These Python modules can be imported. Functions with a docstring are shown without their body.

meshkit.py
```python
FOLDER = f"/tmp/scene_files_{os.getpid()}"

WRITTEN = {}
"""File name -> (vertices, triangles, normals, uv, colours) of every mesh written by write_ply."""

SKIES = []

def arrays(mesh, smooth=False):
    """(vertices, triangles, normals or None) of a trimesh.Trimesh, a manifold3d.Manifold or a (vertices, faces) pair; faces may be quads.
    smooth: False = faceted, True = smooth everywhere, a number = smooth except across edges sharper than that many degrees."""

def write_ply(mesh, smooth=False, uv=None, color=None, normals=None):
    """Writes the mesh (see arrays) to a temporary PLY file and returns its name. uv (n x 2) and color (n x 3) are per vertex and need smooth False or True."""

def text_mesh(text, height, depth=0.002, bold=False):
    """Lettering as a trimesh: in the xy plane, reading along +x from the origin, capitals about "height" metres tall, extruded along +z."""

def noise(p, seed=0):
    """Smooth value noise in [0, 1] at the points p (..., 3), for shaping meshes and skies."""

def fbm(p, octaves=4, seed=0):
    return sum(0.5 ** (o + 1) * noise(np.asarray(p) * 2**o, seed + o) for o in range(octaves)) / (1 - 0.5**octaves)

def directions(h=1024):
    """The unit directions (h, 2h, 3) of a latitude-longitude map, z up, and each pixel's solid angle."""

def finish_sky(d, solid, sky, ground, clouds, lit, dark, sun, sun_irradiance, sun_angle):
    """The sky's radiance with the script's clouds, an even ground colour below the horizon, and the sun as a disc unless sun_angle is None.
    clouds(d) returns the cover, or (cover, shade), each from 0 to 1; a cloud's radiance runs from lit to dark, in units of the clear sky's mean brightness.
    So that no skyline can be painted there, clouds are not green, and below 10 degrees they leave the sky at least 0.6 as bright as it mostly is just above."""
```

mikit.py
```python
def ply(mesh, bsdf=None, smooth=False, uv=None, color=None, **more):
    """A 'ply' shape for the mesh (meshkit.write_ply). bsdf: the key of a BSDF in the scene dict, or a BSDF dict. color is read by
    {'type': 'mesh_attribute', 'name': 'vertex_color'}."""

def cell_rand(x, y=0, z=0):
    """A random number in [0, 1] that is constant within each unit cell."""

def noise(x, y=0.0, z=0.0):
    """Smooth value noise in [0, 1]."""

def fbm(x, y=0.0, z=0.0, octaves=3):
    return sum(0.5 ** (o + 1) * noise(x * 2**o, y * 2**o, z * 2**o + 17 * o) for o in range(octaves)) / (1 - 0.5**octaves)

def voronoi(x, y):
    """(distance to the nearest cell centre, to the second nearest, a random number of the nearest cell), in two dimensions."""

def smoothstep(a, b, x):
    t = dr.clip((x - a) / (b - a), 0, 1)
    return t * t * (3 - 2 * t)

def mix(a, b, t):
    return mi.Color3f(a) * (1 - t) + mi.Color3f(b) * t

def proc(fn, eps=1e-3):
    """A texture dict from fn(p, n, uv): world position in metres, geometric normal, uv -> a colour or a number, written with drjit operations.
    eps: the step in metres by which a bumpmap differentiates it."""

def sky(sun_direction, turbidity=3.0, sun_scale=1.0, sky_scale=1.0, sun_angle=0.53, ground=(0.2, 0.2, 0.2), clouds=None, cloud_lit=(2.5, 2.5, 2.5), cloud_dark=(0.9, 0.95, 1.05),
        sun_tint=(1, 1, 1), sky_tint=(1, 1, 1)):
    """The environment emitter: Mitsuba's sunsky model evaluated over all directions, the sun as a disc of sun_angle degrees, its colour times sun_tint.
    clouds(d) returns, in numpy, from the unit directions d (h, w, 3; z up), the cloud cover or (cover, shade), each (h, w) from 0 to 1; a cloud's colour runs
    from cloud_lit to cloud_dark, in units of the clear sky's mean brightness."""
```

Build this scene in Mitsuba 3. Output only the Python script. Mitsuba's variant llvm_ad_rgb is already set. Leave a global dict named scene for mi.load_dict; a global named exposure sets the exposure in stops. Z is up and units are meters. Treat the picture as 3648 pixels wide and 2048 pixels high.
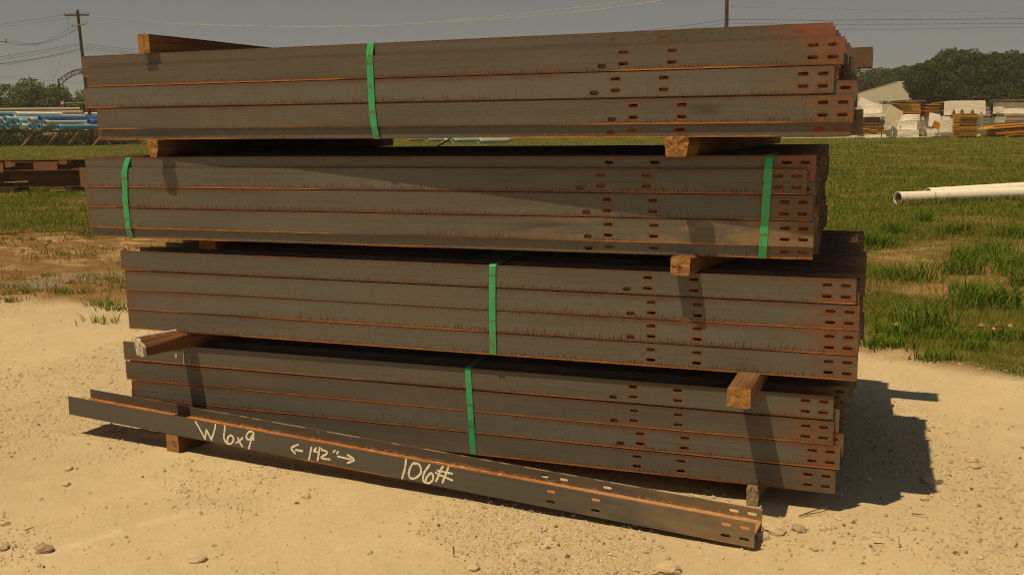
import math
import drjit as dr
import mitsuba as mi
import numpy as np
import trimesh
from shapely import affinity, union_all
from shapely.geometry import LineString, Polygon, box as sbox
import meshkit
import mikit
from mikit import noise, fbm, cell_rand, smoothstep, mix

T = mi.ScalarTransform4f
scene, labels = {}, {}
exposure = 1.45

# ------------------------------------------------------------------ camera, sky, sun
CAM_H, PITCH, ROLL, FOV = 1.6242, 0.17132, -0.0110, 55.98
fw = np.array([0, math.cos(PITCH), -math.sin(PITCH)])
up0 = np.array([0, math.sin(PITCH), math.cos(PITCH)])
rt0 = np.array([1.0, 0, 0])
upv = -math.sin(ROLL) * rt0 + math.cos(ROLL) * up0
scene['camera'] = {'type': 'perspective', 'fov': FOV, 'fov_axis': 'x', 'near_clip': 0.05, 'far_clip': 2000.0,
                   'to_world': T().look_at(origin=[0, 0, CAM_H], target=(np.array([0, 0, CAM_H]) + fw).tolist(), up=upv.tolist())}
SUN = [-0.336, -0.2212, 1.0]


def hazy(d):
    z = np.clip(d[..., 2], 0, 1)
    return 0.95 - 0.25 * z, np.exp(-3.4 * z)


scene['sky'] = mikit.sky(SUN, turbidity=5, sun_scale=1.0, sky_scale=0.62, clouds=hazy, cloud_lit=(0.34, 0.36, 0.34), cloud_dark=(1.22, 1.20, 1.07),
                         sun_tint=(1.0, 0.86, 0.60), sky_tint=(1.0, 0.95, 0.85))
labels['sky'] = {'label': 'hazy grey summer sky over the yard', 'kind': 'structure'}

# ------------------------------------------------------------------ helpers
rng = np.random.default_rng(7)
used = {}


def key(name, parent=None):
    base = name if parent is None else parent + '__' + name
    k = used.get(base, 0)
    used[base] = k + 1
    return base if k == 0 else f'{base}_{k:03d}'


def tag(k, label=None, cat=None, group=None, kind=None):
    e = labels.setdefault(k, {})
    for a, b in (('label', label), ('category', cat), ('group', group), ('kind', kind)):
        if b:
            e[a] = b
    return k


def put(name, d, parent=None, to_world=None):
    k = key(name, parent)
    scene[k] = d if to_world is None else {**d, 'to_world': to_world}
    return k


def mat4(cols, o):
    m = np.eye(4)
    m[:3, 0], m[:3, 1], m[:3, 2], m[:3, 3] = cols[0], cols[1], cols[2], o
    return m


def TM(m):
    return T(np.asarray(m).tolist())


def cat(*ms):
    return trimesh.util.concatenate([m for m in ms])


def bx(x0, x1, y0, y1, z0, z1):
    m = trimesh.creation.box(extents=(x1 - x0, y1 - y0, z1 - z0))
    m.apply_translation([(x0 + x1) / 2, (y0 + y1) / 2, (z0 + z1) / 2])
    return m


def paint(m, col, amp=0.12, scale=3.0, seed=0):
    """A vertex-coloured shape dict: the thing's own colour with a little uneven wear."""
    v = np.asarray(m.vertices)
    n = meshkit.fbm(v * scale + 50 + seed, 3, seed)
    c = np.clip(np.asarray(col)[None] * (1 + amp * 2 * (n - 0.5))[:, None], 0, 1)
    return c


def ppaint(m, col, bsdf='painted', amp=0.12, scale=3.0, seed=0, smooth=False):
    return mikit.ply(m, bsdf, smooth=smooth, color=paint(m, col, amp, scale, seed))


def tube(pts, r, sides=6):
    p = np.asarray(pts, float)
    r = np.broadcast_to(np.asarray(r, float), (len(p),))
    t = np.gradient(p, axis=0)
    t /= np.linalg.norm(t, axis=1, keepdims=True) + 1e-12
    a = np.cross(t, np.where(np.abs(t[:, 2:]) < 0.9, [0, 0, 1.0], [1.0, 0, 0]))
    a /= np.linalg.norm(a, axis=1, keepdims=True) + 1e-12
    b = np.cross(t, a)
    ang = np.arange(sides) * 2 * np.pi / sides
    v = p[:, None] + r[:, None, None] * (np.cos(ang)[None, :, None] * a[:, None] + np.sin(ang)[None, :, None] * b[:, None])
    i, j = np.meshgrid(np.arange(len(p) - 1), np.arange(sides), indexing='ij')
    q = np.stack([i * sides + j, i * sides + (j + 1) % sides, (i + 1) * sides + (j + 1) % sides, (i + 1) * sides + j], -1).reshape(-1, 4)
    n = len(p) * sides
    vv = np.vstack([v.reshape(-1, 3), p[:1], p[-1:]])
    f = np.vstack([q[:, [0, 1, 2]], q[:, [0, 2, 3]]])
    j = np.arange(sides)
    caps = np.vstack([np.stack([np.full(sides, n), (j + 1) % sides, j], 1), np.stack([np.full(sides, n + 1), n - sides + j, n - sides + (j + 1) % sides], 1)])
    return trimesh.Trimesh(vv, np.vstack([f, caps]), process=False)


def curve(pts, n=24):
    """A smooth curve through the points."""
    p = np.asarray(pts, float)
    t = np.r_[0, np.cumsum(np.linalg.norm(np.diff(p, axis=0), axis=1))]
    from scipy.interpolate import PchipInterpolator
    return np.stack([PchipInterpolator(t, p[:, i])(np.linspace(0, t[-1], n)) for i in range(p.shape[1])], 1)


# ------------------------------------------------------------------ materials
SLOT_T, SLOT_V, HOLE = (0.039, 0.110, 0.640, 0.836), (0.028, 0.073), (0.925, 0.020)
HOLED = (1, 3, 5, 6, 8, 10, 12, 13, 14, 16, 18, 21, 23, 25)
SHOWY = {0: 1, 7: 1}


def marks(t, i, k, per_m, v, height, wid, slant):
    """Short upright rust marks, one per cell along the flange at most, narrowing away from the edge they start from."""
    q = t * per_m + i * 17.3 + slant * v * per_m
    n = dr.floor(q)
    f = q - n
    r1, r2, r3 = cell_rand(n, i, k), cell_rand(n, i, k + 1), cell_rand(n, i, k + 2)
    h = height * (0.25 + 0.75 * r1)
    c = 0.3 + 0.4 * r2
    w = wid * per_m * (0.5 + 0.8 * r3) * dr.clip(1.15 - v / dr.maximum(h, 1e-4), 0, 1)
    return smoothstep(w, w * 0.4, dr.abs(f - c)) * smoothstep(h, h * 0.7, v)


def flange_col(p, n, uv):
    u, v = uv.x, uv.y
    i = dr.floor(u / 5)
    t = u - 5 * i
    r1, r2, r3, r4, r5, r6, r7 = (cell_rand(i, k, 3) for k in range(1, 8))
    low = fbm(t * 1.7 + i * 13.1, v * 14, 3.0)
    streak = noise(t * 2.5 + i * 7, v * 230)
    streak2 = noise(t * 9 + i * 17, v * 420)
    spk = fbm(t * 150 + i * 9, v * 170)
    c = mix((0.074, 0.073, 0.067), (0.136, 0.134, 0.123), 0.50 * low + 0.22 * streak + 0.16 * streak2 + 0.50 * (r1 - 0.40))
    c = mix(c, (0.150, 0.112, 0.082), 0.5 * r7 * smoothstep(0.35, 0.7, fbm(t * 2.1 + i * 6, v * 10, 9.0)))
    c = mix(c, (0.115, 0.128, 0.122), 0.55 * smoothstep(0.55, 0.85, r5) * low)
    c = c * (0.86 + 0.28 * spk) * (1.06 - 1.3 * dr.maximum(v - 0.055, 0))
    brown, orange = (0.072, 0.030, 0.016), (0.56, 0.190, 0.018)
    # thin water marks
    vm = marks(t, i, 11, 22, v * 0.25, 0.03, 0.0018, 0.0) * smoothstep(0.38, 0.58, noise(t * 1.1 + i, 4.0)) * 0.65
    c = mix(c, (0.090, 0.052, 0.024), vm)
    # fine rust pitting
    pit = smoothstep(0.60, 0.72, fbm(t * 120 + i * 3, v * 150)) * smoothstep(0.46, 0.74, fbm(t * 1.6 + i * 21, v * 22)) * (0.10 + 0.40 * r3)
    c = mix(c, brown, pit)
    # rows of rust marks standing on the lower edge and hanging from the upper one
    wave = smoothstep(0.18, 0.50, noise(t * 1.1 + i * 3.3, 5.0))
    mk = marks(t, i, 21, 60, v, 0.014 + 0.030 * (0.3 + 0.7 * r2) * wave, 0.0066, 0.9 * (r4 - 0.5)) * (0.45 + 0.55 * wave)
    mk = dr.maximum(mk, marks(t, i, 31, 105, v, 0.006 + 0.016 * wave, 0.0036, 0.0) * 0.9)
    base = smoothstep(0.003 + 0.016 * wave * noise(t * 22 + i, v * 30) * (0.4 + 0.6 * r2), 0.0, v)
    c = mix(c, mix((0.080, 0.030, 0.016), (0.145, 0.050, 0.019), noise(t * 26, v * 60)), dr.maximum(mk * 0.95, base * 0.9))
    d2 = 0.1 - v
    mk = marks(t, i, 41, 76, d2, 0.005 + 0.028 * r4 * smoothstep(0.25, 0.58, noise(t * 0.9 + i * 2, 2.0)), 0.0060, 0.6 * (r2 - 0.5))
    blush = smoothstep(0.030 * r5 + 0.006, 0.0, d2) * smoothstep(0.25, 0.65, noise(t * 1.4 + i * 4, 3.0)) * (0.35 + 0.6 * noise(t * 40 + i, v * 50))
    c = mix(c, (0.112, 0.045, 0.030), dr.maximum(mk * 0.85, blush))
    # wavering rust lines along the flange
    w = 0.022 + 0.030 * r5 + 0.003 * noise(t * 2.2 + i * 5, 1.0) + 0.0012 * noise(t * 40, i)
    w2 = 0.050 + 0.026 * r6 + 0.002 * noise(t * 2.6 + i * 9, 4.0) + 0.0012 * noise(t * 44, i + 3)
    wl = (smoothstep(0.0024, 0.0006, dr.abs(v - w)) * (r6 * 0.75 + 0.2) + smoothstep(0.0022, 0.0006, dr.abs(v - w2)) * r3 * 0.8) * smoothstep(0.30, 0.55, noise(t * 9 + i, 3.0)) * (0.5 + 0.5 * noise(t * 70, 2.0))
    c = mix(c, brown, wl)
    # fresh orange rust on the lower edge
    oe = smoothstep(0.0065, 0.0015, v + 0.003 * (noise(t * 30, i) - 0.5)) * smoothstep(0.46, 0.62, noise(t * 1.6 + i * 5, 9.0) + 0.42 * (r3 - 0.62) + dr.select((i > 17.5) & (i < 29.5), mi.Float(0.10), mi.Float(0)) + dr.select((dr.abs(i - 23) < 0.1) | (dr.abs(i - 25) < 0.1), mi.Float(0.26), mi.Float(0)) + dr.select(dr.abs(i - 18) < 0.1, 0.35 * smoothstep(1.4, 2.2, t), 0.0) + 0.22 * smoothstep(3.0, 3.6, t))
    c = mix(c, orange, oe * 0.85)
    # rust drops from the slots at the punched end, and halos round every slot
    e1 = smoothstep(0.34, 0.02, t + 0.22 * (fbm(t * 14 + i, v * 40) - 0.5)) * (0.25 + 0.6 * r7)
    inner = dr.select(i > 29.5, mi.Float(0.35), mi.Float(1.0))  # end rust cut on packed beams, standing in for deep shade
    c = mix(c, mix((0.125, 0.054, 0.022), (0.27, 0.105, 0.022), fbm(t * 22 + i * 2, v * 30)), inner * e1 * smoothstep(0.30, 0.56, fbm(t * 26 + i * 8, v * 45)))
    e2 = smoothstep(3.50, 3.607, t + 0.10 * (fbm(t * 9 + i, v * 18) - 0.5)) * (0.2 + 0.7 * r6)
    c = mix(c, (0.16, 0.075, 0.022), e2 * 0.8)
    dist = mi.Float(9.0)
    for a in SLOT_T:
        for b in SLOT_V:
            dx = dr.maximum(dr.abs(t - a) - 0.0125, 0)
            dist = dr.minimum(dist, dr.sqrt(dx * dx + dr.square(v - b)))
    hm = sum((dr.select(dr.abs(i - k) < 0.1, mi.Float(1), mi.Float(0)) for k in HOLED), mi.Float(0))
    dx = dr.maximum(dr.abs(t - HOLE[0]) - 0.009, 0)
    dist = dr.minimum(dist, dr.select(hm > 0.5, dr.sqrt(dx * dx + dr.square(v - HOLE[1])), 9.0))
    hal = smoothstep(0.0165 + 0.008 * (r5 - 0.3), 0.0080, dist + 0.006 * (fbm(t * 60 + i, v * 70) - 0.5)) * (0.5 + 0.5 * r6)
    c = mix(c, mix((0.12, 0.044, 0.017), (0.27, 0.092, 0.020), spk), hal)
    # red marking paint on two beam ends
    red = dr.select((dr.abs(i - 0) < 0.1) | (dr.abs(i - 7) < 0.1) | (dr.abs(i - 1) < 0.1), mi.Float(1), mi.Float(0)) * smoothstep(0.30, 0.04, t + 0.25 * (fbm(t * 7, v * 22) - 0.5) + dr.select(dr.abs(i - 1) < 0.1, 3.2 * (0.1 - v), 0.0)) * 0.42
    c = mix(c, (0.30, 0.095, 0.085), red)
    # trodden dust on the lowest full row of the second bundle, oil on that of the topmost
    dm = dr.select(dr.abs(i - 12) < 0.1, mi.Float(1), mi.Float(0)) * smoothstep(1.45, 0.5, t) * smoothstep(0.40, 0.58, fbm(t * 5 + 3, v * 16, octaves=4))
    c = mix(c, mix((0.20, 0.135, 0.080), (0.30, 0.215, 0.135), spk), dm * 0.75)
    om = dr.select((dr.abs(i - 5) < 0.1) | (dr.abs(i - 12) < 0.1), mi.Float(1), mi.Float(0)) * smoothstep(0.30, 0.0, dr.abs(t - dr.select(i < 6, 0.55, 1.10))) * smoothstep(0.035, 0.01, dr.abs(v - 0.055)) * smoothstep(0.38, 0.60, fbm(t * 7, v * 24))
    c = mix(c, (0.055, 0.048, 0.040), om * 0.75)
    # the loose beam: darker mill scale, white drips on its rear flange
    sb = dr.select((i > 27.5) & (i < 29.5), mi.Float(1), mi.Float(0))
    c = mix(c, mix((0.070, 0.070, 0.062), (0.108, 0.109, 0.100), 0.6 * low + 0.25 * streak + 0.15 * spk), sb * (1 - 0.9 * oe) * smoothstep(0.1, 0.55, t) * 0.85)
    c = mix(c, (0.270, 0.205, 0.125), sb * smoothstep(0.85, 0.05, t + 0.9 * (fbm(t * 8, v * 26, octaves=4) - 0.42)) * 0.75)
    rear = dr.select(dr.abs(i - 29) < 0.1, mi.Float(1), mi.Float(0))
    drip = smoothstep(0.80, 0.90, noise(t * 75, v * 5)) * smoothstep(0.45, 0.6, noise(t * 3 + 2, 8.0)) * smoothstep(0.40, 0.65, noise(t * 20, v * 45))
    rim = smoothstep(0.958, 0.990, v * 10) * smoothstep(0.35, 0.6, noise(t * 25, 2.0)) + smoothstep(0.010, 0.004, dr.abs(v - 0.056)) * smoothstep(0.40, 0.75, noise(t * 60, v * 200)) * 0.6
    c = mix(c, (0.36, 0.33, 0.25), dr.clip(drip + rim, 0, 1) * rear * 0.8 * smoothstep(3.2, 2.4, t))
    return c


def web_col(p, n, uv):
    u, v = uv.x, uv.y
    i = dr.floor(u / 5)
    t = u - 5 * i
    a = fbm(t * 9 + i * 4, v * 40)
    c = mix((0.26, 0.085, 0.018), (0.46, 0.17, 0.035), a)
    c = mix(c, (0.15, 0.07, 0.03), smoothstep(0.55, 0.75, fbm(t * 30, v * 60)) * 0.6)
    dusty = smoothstep(1.15, 0.5, t)
    c = mix(c, (0.42, 0.24, 0.11), dusty * 0.75)
    return mix(c, (0.50, 0.40, 0.26), smoothstep(0.80, 0.88, noise(t * 60, v * 90)) * 0.7)


def wood_col(p, n, uv):
    g, a = uv.x, uv.y              # metres along the grain, round the timber
    i = dr.floor(g / 5)
    t = g - 5 * i
    endg = smoothstep(0.5, 0.9, dr.abs(n.x * 0.34 + n.y * 0.94))
    ring = fbm(t * 3 + i * 9, a * 90)
    fine = noise(t * 14 + i, a * 700)
    c = mix((0.075, 0.035, 0.015), (0.190, 0.093, 0.036), 0.65 * ring + 0.35 * fine)
    c = mix(c, (0.055, 0.028, 0.014), smoothstep(0.62, 0.74, noise(t * 2 + i * 3, a * 140)) * 0.7)
    c = c * dr.select(dr.abs(i - 2) < 0.1, mi.Float(0.5), mi.Float(1))  # sides of one timber darkened in colour to imitate shade in the gap
    c = mix(c, (0.050, 0.026, 0.014), dr.select(dr.abs(i - 8) < 0.1, mi.Float(0.75), mi.Float(0.25)) * smoothstep(0.80, 0.88, noise(t * 48 + i * 5, a * 3)))
    weather = dr.select(dr.abs(i - 9) < 0.1, mi.Float(1.7), cell_rand(i, 4)) * smoothstep(0.3, 0.7, fbm(t * 6 + i, a * 16))
    c = mix(c, (0.20, 0.16, 0.11), weather * 0.5)
    d = dr.sqrt(dr.square(p.x * 0.94 - p.y * 0.34 + 0.02 * noise(p.z * 20)) * 1.0)
    q = fbm((p.x * 0.94 - p.y * 0.34) * 60 + i * 5, p.z * 60)
    e = mix((0.210, 0.100, 0.036), (0.430, 0.230, 0.090), q)
    e = mix(e, (0.075, 0.036, 0.016), smoothstep(0.66, 0.78, fbm((p.x * 0.94 - p.y * 0.34) * 38 + i, p.z * 90 + i * 2)) * 0.8)
    e = mix(e, (0.24, 0.215, 0.17), dr.select(dr.abs(i - 9) < 0.1, mi.Float(0.85), mi.Float(0)))
    return mix(c, e, endg)


def white_wood_col(p, n, uv):
    q = fbm(p.x * 60, p.y * 60, p.z * 60)
    c = mix((0.42, 0.38, 0.33), (0.62, 0.57, 0.50), q)
    return mix(c, (0.13, 0.07, 0.035), smoothstep(0.64, 0.72, fbm(p.x * 26 + 3, p.y * 26, p.z * 30)) * 0.8)


def strap_col(p, n, uv):
    # uv.x runs along the strap in metres, uv.y across it
    k = dr.floor(uv.x / 20)
    s = uv.x - 20 * k
    c = mix((0.028, 0.370, 0.150), (0.050, 0.460, 0.200), fbm(s * 25 + k * 7, uv.y * 60))
    pos = (s + 0.004) / 0.1045
    f = pos - dr.floor(pos)
    band = smoothstep(0.07, 0.03, dr.minimum(f, 1 - f)) * smoothstep(0.35, 0.6, noise(s * 60 + k * 13, uv.y * 40))
    c = mix(c, (0.10, 0.075, 0.025), band * 0.75)
    sm = smoothstep(0.60, 0.72, fbm(s * 18 + k * 31, uv.y * 30)) * 0.55
    return mix(c, (0.13, 0.12, 0.03), sm)


def chalk_col(p, n, uv):
    q = fbm(p.x * 330, p.y * 330, p.z * 330)
    return mix((0.80, 0.77, 0.66), (0.22, 0.205, 0.17), smoothstep(0.58, 0.72, q) * 0.8)


def edge_y(x):
    return dr.select(x > 2.41, 6.50 - 0.82 * (x - 2.41), dr.select(x > -3.6, 6.50 - 0.35 * (x - 2.41), 8.60 - 0.25 * (x + 3.6)))


def seg(x, y, x0, y0, x1, y1):
    dx, dy = x1 - x0, y1 - y0
    l2 = dx * dx + dy * dy
    h = dr.clip(((x - x0) * dx + (y - y0) * dy) / l2, 0, 1)
    return dr.sqrt(dr.square(x - x0 - h * dx) + dr.square(y - y0 - h * dy))


def ground_col(p, n, uv):
    x, y = p.x, p.y
    b1 = fbm(x * 1.3 + 40, y * 1.3 + 9, octaves=4)
    d = y - edge_y(x) + 0.9 * (b1 - 0.5)
    # dry crushed limestone
    f1, f2 = fbm(x * 9, y * 9, octaves=4), fbm(x * 85, y * 85)
    s = mix((0.455, 0.39, 0.258), (0.57, 0.503, 0.355), 0.55 * f1 + 0.45 * f2)
    trk = fbm(x * 1.1 - y * 1.5 + 3, (x * 1.5 + y * 1.1) * 0.16, octaves=4)
    s = s * (0.84 + 0.18 * fbm(x * 0.7 + 3, y * 0.7) + 0.16 * trk)
    chip = noise(x * 190, y * 190)
    s = mix(s, (0.66, 0.60, 0.48), smoothstep(0.78, 0.90, chip) * 0.55)
    s = mix(s, (0.24, 0.18, 0.11), smoothstep(0.20, 0.08, chip) * 0.3)
    for x0, y0, x1, y1 in ((-1.80, 3.50, -1.62, 3.68), (-1.54, 3.76, -1.36, 3.89), (0.0, 3.42, 0.16, 3.58)):
        m = smoothstep(0.055, 0.0, seg(x, y, x0, y0, x1, y1) + 0.05 * (fbm(x * 40, y * 40) - 0.45))
        s = mix(s, (0.62, 0.56, 0.44), m * 0.6)
    # mown field: soil and thatch between the blades
    g = mix((0.062, 0.078, 0.013), (0.105, 0.122, 0.022), fbm(x * 4, y * 4))
    straw = 0.75 * smoothstep(0.54, 0.72, fbm(x * 0.55 + 7, y * 1.3 + 3, octaves=4))
    g = mix(g, mix((0.18, 0.125, 0.045), (0.27, 0.20, 0.08), fbm(x * 12, y * 12)), straw * 0.85)
    # wet and trampled earth
    md = mix((0.135, 0.080, 0.032), (0.27, 0.185, 0.090), fbm(x * 7 + 2, y * 14, octaves=4))
    ml = smoothstep(15.2, 13.6, y + 1.4 * (b1 - 0.5)) * smoothstep(0.5, -1.5, x)
    mr = smoothstep(0.46, 0.60, fbm(x * 0.9 + 11, y * 0.9 + 5)) * smoothstep(14.5, 10.5, y) * smoothstep(0.5, 1.5, x)
    pale = smoothstep(0.48, 0.66, fbm(x * 2.4 + 5, y * 5.0))
    md = mix(md, (0.40, 0.30, 0.165), pale * 0.75 * smoothstep(9.6, 12.5, y + 2 * (b1 - 0.5)) + smoothstep(9.6, 8.4, y) * 0.55 * pale)
    g = mix(g, md, dr.clip(ml + mr, 0, 1))
    return mix(s, g, smoothstep(-0.15, 0.40, d))


def ground_bump(p, n, uv):
    g = smoothstep(0.36, 0.62, fbm(p.x * 1.5 + 8, p.y * 1.5 + 2))
    return (0.25 + 0.75 * g) * (0.6 * fbm(p.x * 28, p.y * 28, octaves=3) + 0.4 * noise(p.x * 120, p.y * 120))


def pole_col(p, n, uv):
    return mix((0.045, 0.032, 0.020), (0.10, 0.072, 0.048), fbm(p.x * 9, p.y * 9, p.z * 0.8))


def metal_wall_col(p, n, uv):
    rib = smoothstep(0.35, 0.5, dr.abs(p.x * 1.1 - dr.floor(p.x * 1.1) - 0.5))
    return mix((0.64, 0.61, 0.54), (0.70, 0.67, 0.60), fbm(p.x * 0.6, p.y, p.z * 0.6)) * (1 - 0.012 * rib)


def rusty_col(p, n, uv):
    return mix((0.060, 0.026, 0.014), (0.150, 0.068, 0.036), fbm(p.x * 3, p.y * 3, p.z * 8))


P = mikit.proc


def pr(fn, rough, spec=0.35, **k):
    return {'type': 'twosided', 'bsdf': {'type': 'principled', 'base_color': P(fn), 'roughness': rough, 'specular': spec, **k}}


scene['flange_steel'] = pr(flange_col, 0.55, 0.45)
scene['web_rust'] = pr(web_col, 0.85, 0.2)
scene['timber_wood'] = pr(wood_col, 0.85, 0.2)
scene['white_wood'] = pr(white_wood_col, 0.8, 0.2)
scene['strap_plastic'] = pr(strap_col, 0.30, 0.6)
scene['chalk'] = pr(chalk_col, 0.95, 0.1)
scene['ground_mat'] = {'type': 'twosided', 'bsdf': {'type': 'bumpmap', 'arbitrary': P(ground_bump, 0.003), 'scale': 0.012, 'bsdf': {'type': 'diffuse', 'reflectance': P(ground_col)}}}
scene['pole_wood'] = pr(pole_col, 0.9, 0.2)
scene['wall_metal'] = pr(metal_wall_col, 0.6, 0.3)
scene['rusty'] = pr(rusty_col, 0.85, 0.2)
VC = {'type': 'mesh_attribute', 'name': 'vertex_color'}
scene['painted'] = {'type': 'twosided', 'bsdf': {'type': 'principled', 'base_color': VC, 'roughness': 0.55, 'specular': 0.35}}
scene['dull'] = {'type': 'twosided', 'bsdf': {'type': 'diffuse', 'reflectance': VC}}
scene['leaf'] = {'type': 'principledthin', 'base_color': VC, 'roughness': 0.6, 'spec_trans': 0.0, 'diff_trans': 0.55, 'eta': 1.4}
scene['water_mat'] = {'type': 'principled', 'base_color': {'type': 'rgb', 'value': [0.22, 0.165, 0.105]}, 'roughness': 0.10, 'specular': 0.4}
scene['black_strap'] = {'type': 'twosided', 'bsdf': {'type': 'principled', 'base_color': {'type': 'rgb', 'value': [0.02, 0.02, 0.02]}, 'roughness': 0.5}}

# ------------------------------------------------------------------ the ground


def edge_np(x):
    return np.where(x > 2.41, 6.50 - 0.82 * (x - 2.41), np.where(x > -3.6, 6.50 - 0.35 * (x - 2.41), 8.60 - 0.25 * (x + 3.6)))


def sst(a, b, x):
    t = np.clip((x - a) / (b - a), 0, 1)
    return t * t * (3 - 2 * t)


def nfbm(x, y, octaves=3):
    """mikit.fbm in numpy, so that blades stand where the ground is grassy."""
    return sum(0.5 ** (o + 1) * meshkit.noise(np.stack([x * 2**o, y * 2**o, np.full_like(x, 17.0 * o)], -1) + 1e6) for o in range(octaves)) / (1 - 0.5**octaves)


PUDDLES = [(-5.45, 9.95, 0.75, 0.26), (-4.30, 10.55, 0.95, 0.30)]


def ground_z(x, y):
    p = np.stack([x, y, np.zeros_like(x)], -1)
    d = y - edge_np(x)
    sand = 1 - sst(-0.1, 0.5, d)
    z = sand * (0.010 * (meshkit.fbm(p * 1.4, 3, 5) - 0.5) + 0.008 * (meshkit.fbm(p * 14, 3, 6) - 0.5))
    field = 1 - sand
    mud = field * sst(15.0, 13.4, y) * sst(0.5, -1.5, x)
    z = z + field * (0.05 * (meshkit.fbm(p * 0.7, 3, 8) - 0.5) + 0.03 * (meshkit.fbm(p * 5, 3, 9) - 0.5)) * sst(60, 30, y)
    q = p * np.array([1.2, 3.2, 1])
    z = z + mud * (0.10 * (meshkit.fbm(q, 4, 11) - 0.42) + 0.07 * (meshkit.fbm(p * 7, 3, 12) - 0.5))
    for cx, cy, rx, ry in PUDDLES:
        e = ((x - cx) / rx) ** 2 + ((y - cy) / ry) ** 2
        z = np.where(e < 2.2, z * sst(0.5, 2.2, e) - 0.045 * (1 - sst(0.4, 2.0, e)), z)
    return z


def steps(*runs):
    out = [runs[0][0]]
    for a, b, s in runs:
        n = max(1, int(round((b - a) / s)))
        out += list(np.linspace(a, b, n + 1)[1:])
    return np.array(out)


xs = steps((-450, -60, 30), (-60, -10, 1.2), (-10, -4.4, 0.07), (-4.4, 4.4, 0.028), (4.4, 10, 0.08), (10, 60, 1.2), (60, 450, 30))
ys = steps((-300, -6, 20), (-6, 2.3, 0.4), (2.3, 7.0, 0.028), (7.0, 15.2, 0.06), (15.2, 40, 0.4), (40, 140, 3), (140, 900, 60))
X, Y = np.meshgrid(xs, ys)
gv = np.stack([X, Y, ground_z(X, Y)], -1).reshape(-1, 3)
ii = np.arange(len(ys) - 1)[:, None] * len(xs) + np.arange(len(xs) - 1)[None]
ii = ii.ravel()
gf = np.stack([ii, ii + 1, ii + 1 + len(xs), ii + len(xs)], 1)
scene['ground'] = mikit.ply((gv, gf), 'ground_mat', smooth=True)
tag('ground', 'pale crushed limestone yard running into a rough grass field', kind='structure')

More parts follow.
